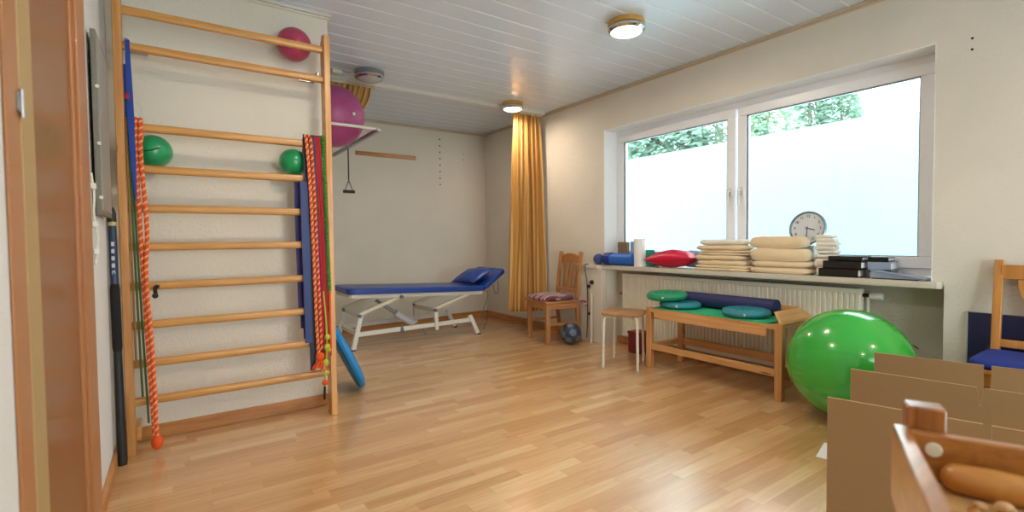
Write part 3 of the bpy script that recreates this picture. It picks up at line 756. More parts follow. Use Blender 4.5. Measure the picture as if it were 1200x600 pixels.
# black pole bag in the corner
t = thing('pole_bag', (-.238, 3.055, 0), 'slim black rolled pole bag with blue upper half standing left of the wall bars', 'bag')
A = V((-.236, 3.02, .0)); B_ = V((-.249, 3.085, 1.262))
def pz(f): return A.lerp(B_, f)
G().tube([pz(0), pz(.02), pz(.52)], .016, 14, radii=[.018, .02, .016]).build('lower_tube', 'black', t)
G().tube([pz(.44), pz(.455), pz(.68), pz(.70)], .02, 14, radii=[.017, .020, .020, .017]).build('sleeve', 'blackfab', t)
up_ = G().tube([pz(.66), pz(.94)], .0165, 14).build('upper_tube', 'blueblk', t)
G().tube([pz(.925), pz(.94)], .0185, 14).build('tape', 'label', t)
G().tube([pz(.94), pz(.975), pz(.992), pz(1)], .017, 14, radii=[.018, .018, .012, .004]).build('cap', 'black', t)
g = G(); m_ = pz(.80)
for i in range(5): g.box(m_.x-.006, m_.x+.006, m_.y-.0195, m_.y-.0165, m_.z-.08+.035*i, m_.z-.06+.035*i)
g.build('print', 'palegrey', up_)

# ------------------------------------------------------------------ alcove: rack, purple ball, pulley
t = thing('ball_rack', (XP, 4.4, 1.95), 'metal rack of rods high on the alcove wall holding the purple ball', 'rack')
G().beam((1.36, 3.80, 1.962), (1.36, 5.15, 1.962), .03, .03).build('side_beam', 'steel', t, bevel=.003)
G().beam((XP+.04, 3.80, 1.962), (XP+.04, 5.15, 1.962), .03, .03).build('side_beam', 'steel', t, bevel=.003)
for y_ in (3.82, 4.55, 5.13): G().tube([(XP, y_, 1.972), (1.375, y_, 1.972)], .011, 10).build('rod', 'white', t)
for y_ in (3.82, 5.13): G().box(XP, XP+.012, y_-.03, y_+.03, 1.90, 2.04).build('wall_plate', 'steel', t, bevel=.002)
t, c = ball((1.125, 4.25, 2.132), .256, 'purple', 'large sparkling purple gym ball lying on the rack under the ceiling', name='gym_ball')
G().lathe([(.016, 0), (.012, .004), (.003, .005)], c+V((.10, -.25, -.02)), (.37, -.92, -.07), 12).build('plug', 'palegrey', t)
t = thing('pull_handle', (1.33, 4.6, 1.55), 'black triangle pull handle hanging on a cord under the rack', 'handle')
hx, hy = 1.353, 4.62
G().tube([(hx, hy, 1.945), (hx, hy, 1.63)], .006, 8).build('cord', 'black', t)
G().tube([(hx, hy, 1.65), (hx-.036, hy, 1.55), (hx+.036, hy, 1.55), (hx, hy, 1.65)], .006, 8).build('triangle', 'grey', t)
G().tube([(hx-.052, hy, 1.545), (hx+.052, hy, 1.545)], .015, 12).build('grip', 'black', t)
# things on the back wall
t = thing('hook_rail', (2.18, YB, 2.12), 'short wooden rail screwed high on the bare back wall', 'rail')
G().box(1.81, 2.58, YB-.022, YB-.001, 2.118, 2.166).build('board', 'base', t, bevel=.003)
for x in (1.86, 2.2, 2.53): G().lathe([(.007, 0), (.005, .003)], (x, YB-.022, 2.14), (0, -1, 0), 10).build('screw', 'steel', t)
g0 = None
for i in range(8):
    g = G().lathe([(.009, 0), (.009, .006), (.005, .008)], (2.93, YB, 2.42-.085*i), (0, -1, 0), 10)
    o = tag(g.build('wall_plug', 'hole', at=(2.93, YB, 2.42-.085*i)), '%s dark plug from the top in the vertical row on the back wall' % ['first', 'second', 'third', 'fourth', 'fifth', 'sixth', 'seventh', 'eighth'][i], 'wall plug', 'dark plugs in the back wall row')
for x, z in ((3.28, 2.26), (3.28, 2.18)):
    tag(G().lathe([(.006, 0), (.006, .005), (.003, .006)], (x, YB, z), (0, -1, 0), 8).build('wall_plug', 'hole', at=(x, YB, z)), ('upper' if z > 2.2 else 'lower')+' of two tiny plugs right of the row, near the alcove corner', 'wall plug', 'tiny plugs near the corner')
for z in (2.10, 2.16):
    tag(G().lathe([(.006, 0), (.006, .005), (.003, .006)], (XW, .79, z), (-1, 0, 0), 8).build('wall_plug', 'hole', at=(XW, .79, z)), ('lower' if z < 2.13 else 'upper')+' of two tiny screws in the wall right of the window top', 'wall plug', 'screws right of the window')
t = thing('cable_socket', (1.19, 4.35, ZC), 'small white connector box on the ceiling beside the unlit lamp', 'connector')
G().box(1.15, 1.23, 4.33, 4.38, ZC-.035, ZC-.001).build('housing', 'cream', t, bevel=.004)
G().tube(arc([(1.23, 4.35, ZC-.012), (1.28, 4.34, ZC-.03), (1.33, 4.30, ZC-.015)], 6), .005, 6).build('lead', 'white', t)

# ------------------------------------------------------------------ treatment table
t = thing('treatment_table', (2.1, 5.1, 0), 'blue padded treatment couch on a white scissor frame in the alcove', 'treatment table')
y0, y1 = 4.80, 5.42
def slab_g(p0, p1, th, ya, yb):
    """padded slab between two x,z points (bottom line)"""
    p0, p1 = V((p0[0], 0, p0[1])), V((p1[0], 0, p1[1])); d = (p1-p0); ln = d.length; an = math.atan2(d.z, d.x)
    g = G().soft((ln/2, 0, th/2), (ln, yb-ya, th), e=14, n=16, ez=9)
    g.xf(Matrix.Translation((p0.x, (ya+yb)/2, p0.z)) @ Matrix.Rotation(-an, 4, 'Y')); return g
slab_g((1.372, .558), (2.975, .49), .062, y0, y1).build('mattress', 'vinyl', t)
slab_g((2.955, .50), (3.235, .70), .055, y0, y1).build('head_section', 'vinyl', t)
g = G()
for ya in (y0+.06, y1-.08):
    g.beam((1.42, ya, .535), (2.93, ya, .472), .03, .04)
g.beam((1.42, y0+.06, .535), (1.42, y1-.08, .535), .03, .03); g.beam((2.9, y0+.06, .475), (2.9, y1-.08, .475), .03, .03)
g.build('top_frame', 'white', t, bevel=.003)
for k, ya in enumerate((y0+.02, y1-.04)):
    la = G().beam((1.42, ya, .012), (1.50, ya, .34), .045, .04, (0, 1, 0)).build('leg', 'white', t, bevel=.004)
    lb_ = G().beam((2.74, ya, .225), (2.84, ya, .012), .045, .04, (0, 1, 0)).build('leg', 'white', t, bevel=.004)
    G().beam((2.325, ya, .11), (2.315, ya, .33), .04, .04, (0, 1, 0)).build('leg', 'white', t, bevel=.004)
    G().beam((1.49, ya+.04, .345), (1.93, ya+.04, .50), .034, .034, (0, 1, 0)).build('scissor_arm', 'cream', t, bevel=.004)
    G().beam((2.31, ya+.04, .33), (2.74, ya+.04, .468), .034, .034, (0, 1, 0)).build('scissor_arm', 'cream', t, bevel=.004)
    G().beam((1.455, ya+.01, .155), (2.77, ya+.01, .175), .03, .045).build('base_beam', 'white', t, bevel=.004)
    for p in ((1.49, .34), (2.31, .325), (1.93, .5)): G().lathe([(.018, -.005), (.018, .03), (.012, .035)], (p[0], ya-.0, p[1]), (0, -1, 0), 12).build('pivot', 'grey', t)
    for x in (1.418, 2.845): G().beam((x-.024, ya, .007), (x+.024, ya, .007), .045, .014).build('foot', 'black', la if x < 2 else lb_, bevel=.002)
G().beam((1.48, y0+.03, .155), (1.48, y1-.03, .155), .04, .04).build('cross_beam', 'white', t, bevel=.004)
G().beam((2.315, y0+.03, .315), (2.315, y1-.03, .315), .035, .035).build('cross_beam', 'white', t, bevel=.004)
G().beam((1.51, y0+.03, .335), (1.51, y1-.03, .335), .035, .035).build('cross_beam', 'white', t, bevel=.004)
G().tube([(1.72, 5.0, .46), (2.0, 5.0, .26)], .018, 12).build('actuator_rod', 'steel', t)
G().tube([(1.93, 5.0, .31), (2.13, 5.0, .17)], .04, 14).build('actuator_motor', 'palegrey', t)
G().tube([(2.17, 4.84, .15), (2.17, 4.80, .10), (2.19, 4.79, .08)], .008, 8).build('pedal', 'grey', t)
G().tube([(1.93, y0-.0, .13), (1.93, y0+.04, .19)], .02, 8).build('pedal_bracket', 'grey', t)
G().tube(arc([(3.0, 4.86, .50), (3.02, 4.88, .42), (3.0, 4.9, .33), (2.97, 4.9, .22), (3.05, 4.95, .12), (3.0, 4.96, .02)], 8), .006, 8).build('cable', 'grey', t)
G().tube(arc([(3.09, 4.86, .55), (3.10, 4.85, .46), (3.15, 4.85, .46), (3.15, 4.86, .60)], 5), .005, 8).build('head_lever', 'grey', t)
# pillow on head section
t = thing('pillow', (2.97, 5.1, .6), 'dark blue pillow with white strap lying on the raised head of the couch', 'pillow')
g = pinch(G(), (.33, .48, .13), pw=1.8, q=.6, amp=.015)
g.xf(Matrix.Translation((2.935, 5.10, .655)) @ Matrix.Rotation(-math.radians(26), 4, 'Y') @ Matrix.Rotation(.12, 4, 'Z')); g.build('cushion', 'vinyl', t)
g = G().beam((3.055, 4.93, .73), (3.085, 4.93, .70), .014, .05, (0, 1, 0)); g.build('strap_buckle', 'palegrey', t, bevel=.003)

# leaning light blue disc at the partition end
t = thing('balance_pad', (1.09, 3.56, 0), 'light blue round foam pad leaning against the partition end beside the wall bars', 'foam pad')
an = math.radians(24); nrm = V((math.cos(an), -.10, math.sin(an)))
g = G().lathe([(.002, -.028), (.235, -.028), (.258, -.018), (.265, 0), (.258, .018), (.235, .028), (.002, .028)], (1.008, 3.60, .252), nrm, 48)
g.build('foam_disc', 'padblue', t)
g = G().lathe([(.225, .026), (.23, .031), (.2, .031)], (1.008, 3.60, .252), nrm, 48); g.build('rim', 'padblue', t)

# ------------------------------------------------------------------ chair by the curtain
def chair_frame(cx, cy, ang, root, wz, wx, style):
    X = Matrix.Translation((cx, cy, 0)) @ Matrix.Rotation(ang, 4, 'Z')
    def B(name, g, mt, **k): g.xf(X); return g.build(name, mt, root, **k)
    hw = .222 if style == 1 else .20; d0, d1 = -.19, .19
    for s_ in (-1, 1):
        B('leg', G().beam((d0+.02, s_*(hw-.025), 0), (d0+.02, s_*(hw-.02), .425), .042, .042, (0, 1, 0)), wz, bevel=.004)
        P = [(d1+.03, 0), (d1+.0, .25), (d1-.005, .43), (d1+.02, .70), (d1+.055, .945)]
        g = G(); q = 1.0
        for a, b in zip(P, P[1:]): g.beam((a[0], s_*(hw-.022), a[1]), (b[0], s_*(hw-.022), b[1]+.002), .032, .036, (0, 1, 0))
        B('back_post', g, wz, bevel=.003)
        B('stretcher', G().beam((d0+.02, s_*(hw-.023), .20), (d1+.01, s_*(hw-.023), .20), .02, .03), wx, bevel=.003)
        B('apron', G().beam((d0+.02, s_*(hw-.02), .385), (d1, s_*(hw-.02), .385), .02, .06), wx, bevel=.003)
    B('apron', G().beam((d0+.01, -hw+.03, .385), (d0+.01, hw-.03, .385), .02, .06), wx, bevel=.003)
    B('stretcher', G().beam((d0+.02, -hw+.03, .26), (d0+.02, hw-.03, .26), .018, .028), wx, bevel=.003) if style == 2 else None
    g = G().prism([(d0-.02, -hw-.012), (d1+.0, -hw+.0), (d1+.0, hw-.0), (d0-.02, hw+.012)], .418, .440, 'Z'); B('seat', g, wx, bevel=.006)
    if style == 1:
        out = []; n = 20
        for i in range(n+1):
            u = -1+2*i/n; out.append((u*(hw-.035), .895+.035*math.cos(u*PI*.5)**2+.012*math.cos(u*3*PI)**2*(abs(u) > .33)))
        out += [(u*(hw-.035)/1, .835+.012*math.cos(u*PI)) for u in [1-2*i/n for i in range(n+1)]]
        B('top_rail', G().prism(out, d1+.036, d1+.060, 'X'), wx, bevel=.003)
        B('lower_rail', G().beam((d1+.0, -hw+.03, .53), (d1+.0, hw-.03, .53), .022, .04), wx, bevel=.003)
        for k in range(4):
            yy = -.105+.07*k; B('slat', G().beam((d1+.006, yy, .54), (d1+.046, yy, .85), .034, .012, (1, 0, 0)), wz, bevel=.002)
    else:
        B('top_rail', G().beam((d1+.040, -hw+.03, .885), (d1+.040, hw-.03, .885), .024, .075), wx, bevel=.004)
        B('lower_rail', G().beam((d1+.0, -hw+.03, .515), (d1+.0, hw-.03, .515), .024, .04), wx, bevel=.003)
        hwv = [(.53, .035), (.60, .035), (.66, .045), (.72, .07), (.77, .095), (.82, .105), (.86, .11)]
        out = [(w_, z) for z, w_ in hwv]+[(-w_, z) for z, w_ in hwv[::-1]]
        g = G().prism(out, -.007, .007, 'X'); g.xf(Matrix.Translation((d1+.006, 0, .53)) @ Matrix.Rotation(.12, 4, 'Y') @ Matrix.Translation((0, 0, -.53)))
        B('splat', g, wz, bevel=.002)
    return X
c1 = (3.335, 4.07, math.radians(-9))
t = thing('dining_chair', (c1[0], c1[1], 0), 'wooden slat-back chair with striped cushion between curtain and window', 'chair')
X = chair_frame(*c1, t, 'chair', 'chairX', 1)
def uvxy(inv, ax=1, s_=.42, sh=.5):
    return lambda i, co: (((inv @ co)[ax])/s_+sh, ((inv @ co)[0])/s_+sh)
t = thing('seat_cushion', (c1[0], c1[1], .44), 'red and white striped seat cushion with tie ribbons on the slat-back chair', 'cushion')
g = G().soft((-.015, 0, .463), (.42, .46, .065), e=3.6, n=16, ez=2, amp=.012, fr=9); g.xf(X)
inv = X.inverted(); g.build('pad', 'cushstripe', t, uvf=uvxy(inv))
for s_ in (-1, 1):
    g = G()
    for k in range(4):
        g.tube(arc([(.17, s_*.205, .46), (.20+.02*k, s_*(.23+.012*k), .452-.012*k), (.20+.01*k, s_*(.262+.006*k), .42-.014*k)], 4), .008, 6)
    g.sphere((.185, s_*.222, .452), .017, 10); g.xf(X); g.build('tie_ribbon', 'redbox' if s_ > 0 else 'cushstripe', t, uvf=uvxy(inv))
# chair at the right edge
c2 = (3.357, .477, math.radians(0))
t = thing('dining_chair', (c2[0], c2[1], 0), 'pine splat-back chair standing at the right edge against the window wall', 'chair')
X = chair_frame(*c2, t, 'chairb', 'chairb', 2)
t = thing('seat_cushion', (c2[0], c2[1], .44), 'plain royal blue seat cushion on the chair at the right edge', 'cushion')
g = G().soft((-.01, 0, .462), (.41, .42, .045), e=8, n=16, ez=3.5, amp=.003); g.xf(X); g.build('pad', 'navy', t)
g = G().tube(arc([(.175, .19, .47), (.20, .205, .485), (.195, .215, .45), (.2, .21, .42)], 5), .005, 6); g.xf(X); g.build('tie_ribbon', 'blueblk', t)
t = thing('gloss_board', (3.6, .5, 0), 'dark blue glossy board leaning on the wall behind the right chair', 'board')
g = G().beam((3.622, .78, .328), (3.622, .12, .328), .018, .655); g.build('board', 'darkblueboard', t, bevel=.003)
G().beam((3.622, .786, .331), (3.622, .781, .331), .022, .66).build('edge_strip', 'palegrey', t)

# medicine ball
t = thing('medicine_ball', (3.345, 3.805, 0), 'dark grey-blue medicine ball on the floor beside the striped-cushion chair', 'ball')
cb = V((3.345, 3.785, .108)); G().sphere(cb, .108, 40).build('shell', 'meddark', t)
for d_ in ((-1, 0, 0), (-.45, -.85, .25), (-.3, -.3, .9), (-.8, .45, .4), (-.75, -.45, -.5), (.2, -.9, -.4), (-.6, .3, -.75)):
    d_ = V(d_).normalized(); a = d_.cross(V((0, 0, 1))).normalized(); b = d_.cross(a)
    rings = []; g = G(); vs = [cb+d_*.1095]; fs = []
    for ri, rad in enumerate((.2, .36)):
        for k in range(15):
            an_ = 2*PI*k/15; rad2 = rad*(1+.12*math.cos(5*an_)); vs.append(cb+(d_+a*rad2*math.cos(an_)+b*rad2*math.sin(an_)).normalized()*(.1095 if ri == 0 else .1083))
    for k in range(15):
        k2 = (k+1) % 15; fs.append((0, 1+k, 1+k2)); fs.append((1+k, 16+k, 16+k2, 1+k2))
    g.add(vs, fs).build('patch', 'medpatch', t)

# ------------------------------------------------------------------ boxed corner things
t = thing('white_pole', (3.545, 3.69, 0), 'slim white pole standing against the white pipe box', 'pole')
G().tube([(3.545, 3.69, 0), (3.552, 3.69, .50)], .014, 12).build('tube', 'cream', t)
G().tube([(3.552, 3.69, .50), (3.552, 3.69, .515)], .016, 12).build('cap', 'white', t)
t = thing('hanging_cable', (3.56, 3.77, .02), 'black cable with plugs hanging down the white pipe box', 'cable')
G().tube(arc([(3.585, 3.77, .8135), (3.54, 3.77, .813), (3.535, 3.765, .74), (3.556, 3.76, .6), (3.556, 3.755, .4), (3.557, 3.76, .2), (3.55, 3.765, .04)], 8), .004, 7).build('cord', 'black', t)
for y_, z, s_ in ((3.70, .63, .022), (3.745, .585, .019), (3.73, .30, .016)):
    pg = G().lathe([(s_, 0), (s_, .016), (s_*.5, .03)], (3.571, y_, z), (-1, 0, 0), 14).build('plug', 'black', t)
    G().lathe([(s_*1.15, 0), (s_*1.15, .005)], (3.572, y_, z), (-1, 0, 0), 14).build('plate', 'steel', pg)

# ------------------------------------------------------------------ radiator
t = thing('radiator', (3.74, 2.37, .09), 'long cream ribbed panel radiator in the niche under the windowsill', 'radiator')
ry0, ry1, rz0, rz1 = 1.33, 3.42, .10, .735
g = G(); nrib = 62; yy = ry0; st = (ry1-ry0)/nrib; out = [(3.765, ry0)]
for i in range(nrib):
    a = ry0+i*st
    out += [(3.722, a+st*.02), (3.722, a+st*.18), (3.711, a+st*.32), (3.711, a+st*.78), (3.722, a+st*.92)]
out += [(3.722, ry1), (3.765, ry1)]
g.prism(out, rz0+.035, rz1-.035, 'Z'); g.build('ribbed_panel', 'radiator', t, smooth=False)
G().box(3.711, 3.768, ry0, ry1, rz1-.036, rz1-.002).build('top_rail', 'radiator', t, bevel=.006)
G().box(3.711, 3.768, ry0, ry1, rz0, rz0+.036).build('bottom_rail', 'radiator', t, bevel=.006)
out = [(ry0+.03, rz1-.003)]
for i in range(34):
    a = ry0+.03+i*.0605; out += [(a, rz1+.0015), (a+.035, rz1+.0015), (a+.035, rz1-.001), (a+.06, rz1-.001)]
out += [(ry1-.02, rz1-.003)]
G().prism(out, 3.72, 3.76, 'X').build('grille', 'grey', t, smooth=False)
for y_ in (1.6, 3.15): G().box(3.766, NX, y_-.02, y_+.02, .2, .6).build('bracket', 'white', t)
G().tube([(3.745, 1.33, .69), (3.745, 1.295, .69)], .012, 10).build('valve_neck', 'black', t)
G().lathe([(.021, 0), (.025, .01), (.025, .06), (.02, .072)], (3.745, 1.290, .69), (0, -1, 0), 16).build('thermostat', 'white', t)
G().tube([(3.745, 1.30, .68), (3.75, 1.30, .02)], .008, 8).build('pipe', 'radiator', t)
t = thing('pipe_outlet', (NX, 1.10, .40), 'dark ragged pipe outlet in the bare niche wall beside the radiator', 'outlet')
G().lathe([(.028, 0), (.022, .006), (.012, .010)], (NX, 1.10, .375), (-1, 0, 0), 12).build('rosette', 'black', t)
G().tube(arc([(NX-.005, 1.10, .375), (NX-.04, 1.13, .40), (NX-.03, 1.17, .39)], 5), .005, 6).build('wire', 'black', t)
G().tube(arc([(NX-.005, 1.10, .375), (NX-.04, 1.07, .40), (NX-.03, 1.04, .38)], 5), .004, 6).build('wire', 'black', t)
t = thing('niche_valve', (NX, 3.48, .5), 'small red and grey shut-off valve on the niche wall left of the radiator', 'valve')
G().lathe([(.02, 0), (.02, .02), (.012, .03)], (NX-.0, 3.47, .52), (-1, 0, 0), 12).build('body', 'grey', t)
G().box(NX-.045, NX-.03, 3.44, 3.50, .512, .528).build('lever', 'redrub', t, bevel=.003)
# red box
t = thing('red_crate', (3.56, 3.13, 0), 'dark red plastic box on the floor under the radiator behind the stool', 'box')
g = G().box(3.52, 3.66, 3.03, 3.17, .006, .20); g.build('body', 'redbox', t, bevel=.01)
G().box(3.515, 3.665, 3.025, 3.175, .185, .205).build('rim', 'redbox', t, bevel=.005)
G().box(3.53, 3.65, 3.04, 3.16, 0, .008).build('foot', 'black', t)

# ------------------------------------------------------------------ stool
t = thing('stool', (3.14, 2.87, 0), 'low wooden-seat stool with four bent cream tube legs beside the bench', 'stool')
feet = [V((2.935, 2.915, 0)), V((3.065, 2.655, 0)), V((3.37, 2.855, 0)), V((3.245, 3.085, 0))]
cen = sum(feet, V((0, 0, 0)))/4
e1 = ((feet[3]-feet[0])+(feet[2]-feet[1])).normalized(); e2 = V((-e1.y, e1.x, 0))
g = G().soft((0, 0, 0), (.36, .35, .034), e=5, n=14, ez=5)
for i, v in enumerate(g.v): v.z += .06*(abs(v.x)/.18)**3*0 - .10*(v.x*v.x)
g.xf(Matrix.Translation((cen.x, cen.y, .452)) @ Matrix.Rotation(math.atan2(e1.y, e1.x), 4, 'Z')); g.build('seat', 'stoolseat', t)
for p in feet:
    d_ = (cen-p); top = p+d_*.30+V((0, 0, .425)); mid = p+d_*.05+V((0, 0, .385))
    lg = G().tube(arc([p, p+d_*.02+V((0, 0, .2)), mid, p+d_*.14+V((0, 0, .421)), top, p+d_*.55+V((0, 0, .431))], 7), .0115, 12)
    lg = lg.build('leg', 'cream', t)
    G().tube([p, p+V((0, 0, .012))], .014, 12).build('foot_cap', 'palegrey', lg)

# ------------------------------------------------------------------ bench
t = thing('wooden_bench', (3.45, 2.14, 0), 'beech bench with sloped end board standing in front of the radiator', 'bench')
bx0, bx1, by0, by1 = 3.235, 3.66, 1.60, 2.715
for (x, y_) in ((bx0, by1-.05), (bx0, by0)):
    G().box(x, x+.045, y_, y_+.05, 0, .505).build('leg', 'benchZ', t, bevel=.004)
for (x, y_) in ((bx1-.045, by1-.08), (bx1-.045, by0+.02)):
    G().box(x, x+.045, y_, y_+.05, 0, .50).build('leg', 'benchZ', t, bevel=.004)
G().box(bx0+.005, bx0+.03, by0+.05, by1-.05, .468, .50).build('front_rail', 'benchY', t, bevel=.003)
G().box(bx0-.012, bx0+.005, by0+.10, by1-.09, .42, .472).build('front_board', 'benchY', t, bevel=.003)
G().box(bx0+.01, bx0+.034, by0+.05, by1-.05, .155, .205).build('lower_rail', 'benchY', t, bevel=.003)
G().box(bx1-.034, bx1-.01, by0+.07, by1-.08, .155, .215).build('lower_rail', 'benchY', t, bevel=.003)
G().box(bx0+.045, bx1-.045, by1-.045, by1-.02, .43, .495).build('end_rail', 'benchX', t, bevel=.003)
G().box(bx0+.045, bx1-.045, by1-.045, by1-.02, .16, .205).build('end_rail', 'benchX', t, bevel=.003)
G().box(bx0+.045, bx1-.045, by0+.02, by0+.045, .16, .205).build('end_rail', 'benchX', t, bevel=.003)
G().box(bx0+.03, bx1, by0+.02, by1-.02, .478, .498).build('seat_board', 'benchY', t, bevel=.003)
g = G(); a = [(bx0-.005, by0-.005, .507), (bx1+.03, by0-.005, .507), (bx1-.05, by0+.050, .580), (bx0+.03, by0+.050, .580)]
g.add([V(p) for p in a]+[V(p)+V((0, .022, .004)) for p in a], [(0, 1, 2, 3), (7, 6, 5, 4), (0, 4, 5, 1), (1, 5, 6, 2), (2, 6, 7, 3), (3, 7, 4, 0)])
g.build('sloped_end', 'benchX', t, bevel=.004)
G().box(bx1-.02, bx1+.0, by0+.085, by1-.10, .498, .585).build('back_rail', 'benchY', t, bevel=.003)
o = tag(G().box(bx0+.012, bx1-.03, by0+.09, by1-.07, .4995, .511).build('foam_mat', 'matgreen', bevel=.003, at=((bx0+bx1)/2, 2.1, .5)), 'thin bright green foam mat covering the bench top', 'mat')
def disc(x, y_, z, R, h, mt, label, tilt=0):
    t = thing('balance_disc', (x, y_, z), label, 'balance disc', 'air-filled balance discs on the bench')
    pr = [(.002, 0), (R*.8, .002), (R*.95, h*.2), (R, h*.5), (R*.95, h*.8), (R*.82, h*.94), (R*.6, h*.90), (R*.3, h*.86), (.002, h*.85)]
    X = Matrix.Translation((x, y_, z)) @ Matrix.Rotation(tilt, 4, 'Y') @ Matrix.Rotation(tilt*.6, 4, 'X')
    g = G().lathe(pr, (0, 0, 0), (0, 0, 1), 48); g.xf(X); g.build('body', mt, t)
    g = G()
    for i in range(40):
        a = i*2.4; q = R*.72*math.sqrt(i/40); g.sphere((q*math.cos(a), q*math.sin(a), h*.875+.05*h*(q/R)), .005, 6)
    g.xf(X); g.build('nubs', mt, t)
    g = G().lathe([(.008, 0), (.008, .004)], (R*1.0, 0, h*.5), (1, 0, 0), 8); g.xf(X @ Matrix.Rotation(PI*1.15, 4, 'Z')); g.build('valve', 'white', t)
disc(3.40, 2.50, .512, .165, .055, 'disccyan', 'teal balance disc lying under the green one at the left bench end')
disc(3.36, 2.60, .569, .165, .072, 'discgreen', 'green balance disc, topmost on the left end of the bench', -.03)
disc(3.385, 1.93, .512, .165, .06, 'disccyan', 'teal balance disc lying alone at the right half of the bench')
t = thing('rolled_mat', (3.57, 2.17, .512), 'long dark navy rolled exercise mat lying at the back of the bench', 'mat')
a0, a1 = (3.565, 2.56, .571), (3.565, 1.80, .571)
G().tube([a0, a1], .058, 30).build('roll', 'matnavy', t)
g = G(); P = []
for i in range(90):
    a = i*.35; r_ = .008+.0005*i+.0000; P.append((3.565+r_*math.cos(a), 1.797, .571+r_*math.sin(a)))
g.tube(P, .0022, 5, up=(0, 1, 0)); g.build('spiral_edge', 'bluerub', t)
# big green ball
t = thing('gym_ball', (3.262, 1.225, 0), 'huge shiny green gym ball on the floor between bench and right chair', 'ball')
cb = V((3.262, 1.225, .325)); G().sphere(cb, .325, 96).build('shell', 'greenball', t)
g = G()
for k in range(7):
    z = -.12+.04*k; r_ = math.sqrt(.3255**2-z*z); g.tube([cb+V((r_*math.cos(a), r_*math.sin(a), z)) for a in [2*PI*i/96 for i in range(97)]], .0007, 5)
g.build('grip_lines', 'greenball', t)
G().lathe([(.014, 0), (.012, .003), (.003, .004)], cb+V((-.16, -.12, -.254)), (-.49, -.37, -.78), 12).build('plug', 'greenball', t)

# ------------------------------------------------------------------ things on the sill
ZS = .8125
mb = V((3.605, 3.64, ZS+.060))
t = thing('massage_ball', (mb.x, mb.y, ZS), 'dark blue nubbed massage ball at the left end of the windowsill', 'ball')
G().sphere(mb, .056, 26).build('core', 'ballblue', t)
g = G(); n = 90
for i in range(n):
    z = 1-2*(i+.5)/n; a = i*2.39996; r_ = math.sqrt(1-z*z); d_ = V((r_*math.cos(a), r_*math.sin(a), z)); g.sphere(mb+d_*.056, .004, 6)
g.build('nubs', 'palegrey', t)
t = thing('foam_roll', (3.67, 3.36, ZS), 'blue foam roll with navy end lying beside the massage ball on the windowsill', 'foam roll')
G().tube([(3.632, 3.475, ZS+.063), (3.665, 3.225, ZS+.063)], .060, 30).build('roll', 'rollblue', t)
G().tube([(3.622, 3.55, ZS+.065), (3.632, 3.475, ZS+.065)], .064, 30).build('end_cap', 'ballblue', t)
G().lathe([(.058, 0), (.055, .004), (.016, .004), (.014, 0)], (3.665, 3.225, ZS+.063), (.13, -1, 0), 30).build('end_face', 'rollblue', t)
t = thing('small_pack', (3.765, 3.42, ZS), 'small brown packet standing behind the blue roll', 'packet')
g = G().box(-.018, .018, -.075, .06, 0, .235); g.xf(Matrix.Translation((3.768, 3.455, ZS)) @ Matrix.Rotation(.0, 4, 'X')); g.build('packet', 'pack', t, bevel=.006)
t = thing('small_pack', (3.77, 3.33, ZS), 'pale blue printed carton standing behind the paper roll', 'carton')
G().box(3.75, 3.785, 3.265, 3.345, ZS, ZS+.24).build('carton', 'blue2', t, bevel=.004)
t = thing('paper_roll', (3.66, 3.145, ZS), 'upright white paper towel roll on the windowsill', 'paper roll')
G().lathe([(.018, .004), (.019, 0), (.052, 0), (.053, .004), (.053, .262), (.051, .266), (.020, .266), (.018, .262)], (3.66, 3.145, ZS), (0, 0, 1), 32).build('roll', 'paper', t)
G().lathe([(.016, .003), (.018, .266), (.014, .266)], (3.66, 3.145, ZS), (0, 0, 1), 20).build('core', 'kraft', t)
for i, (y_, mt, lb) in enumerate(((3.065, 'mag', 'teal printed booklet standing between paper roll and red cushion'), (3.02, 'palegrey', 'pale grey booklet leaning beside the teal one on the sill'))):
    o = G().box(3.71+.012*i, 3.72+.012*i, y_-.05, y_+.05, ZS, ZS+.16-.02*i)
    tag(o.build('booklet', mt, bevel=.002, at=(3.715, y_, ZS)), lb, 'booklet')
t = thing('cushion', (3.7, 2.78, ZS), 'crimson satin cushion lying on the windowsill', 'cushion')
g = pinch(G(), (.22, .50, .16), pw=1.7, q=.62)
g.xf(Matrix.Translation((3.69, 2.785, ZS+.084)) @ Matrix.Rotation(-.05, 4, 'X')); g.build('pad', 'red', t)
o = G(); o.soft((3.745, 2.62, ZS+.085), (.07, .22, .15), e=3, n=8, amp=.01)
tag(o.build('printed_bag', 'blue2', at=(3.745, 2.62, ZS)), 'pale lilac plastic bag tucked behind the red cushion', 'bag')
def towel(x0, x1, ya, yb, z, h, sd, mt='towel', group=None, label='', plies=2):
    t = thing('folded_towel', ((x0+x1)/2, (ya+yb)/2, z), label, 'towel', group)
    cx, cy = (x0+x1)/2, (ya+yb)/2
    for k in range(plies):
        hh = h/plies; g = G().soft((cx+random.uniform(-.002, .002), cy+random.uniform(-.006, .006), z+hh*(k+.5)), (x1-x0, yb-ya, hh*1.04), e=5, n=14, ez=2.4, amp=.006, fr=10, sd=sd+k*3.1)
        g.build('fold', mt, t)
names1 = ['bottom', 'second', 'third', 'fourth', 'fifth', 'top']
z = ZS
for i, h in enumerate((.044, .042, .040, .040, .042, .044)):
    towel(3.605+.004*(i % 2), 3.785, 2.05+.014*(i % 3), 2.535-.022*(i % 2)-.006*i, z, h, i*5.3, 'towel' if i < 5 else 'towelw', 'folded towels in the left thin stack',
          'cream folded towel, %s of the left stack of thin towels on the sill' % names1[i], plies=2 if i in (0, 3) else 1); z += h
z = ZS
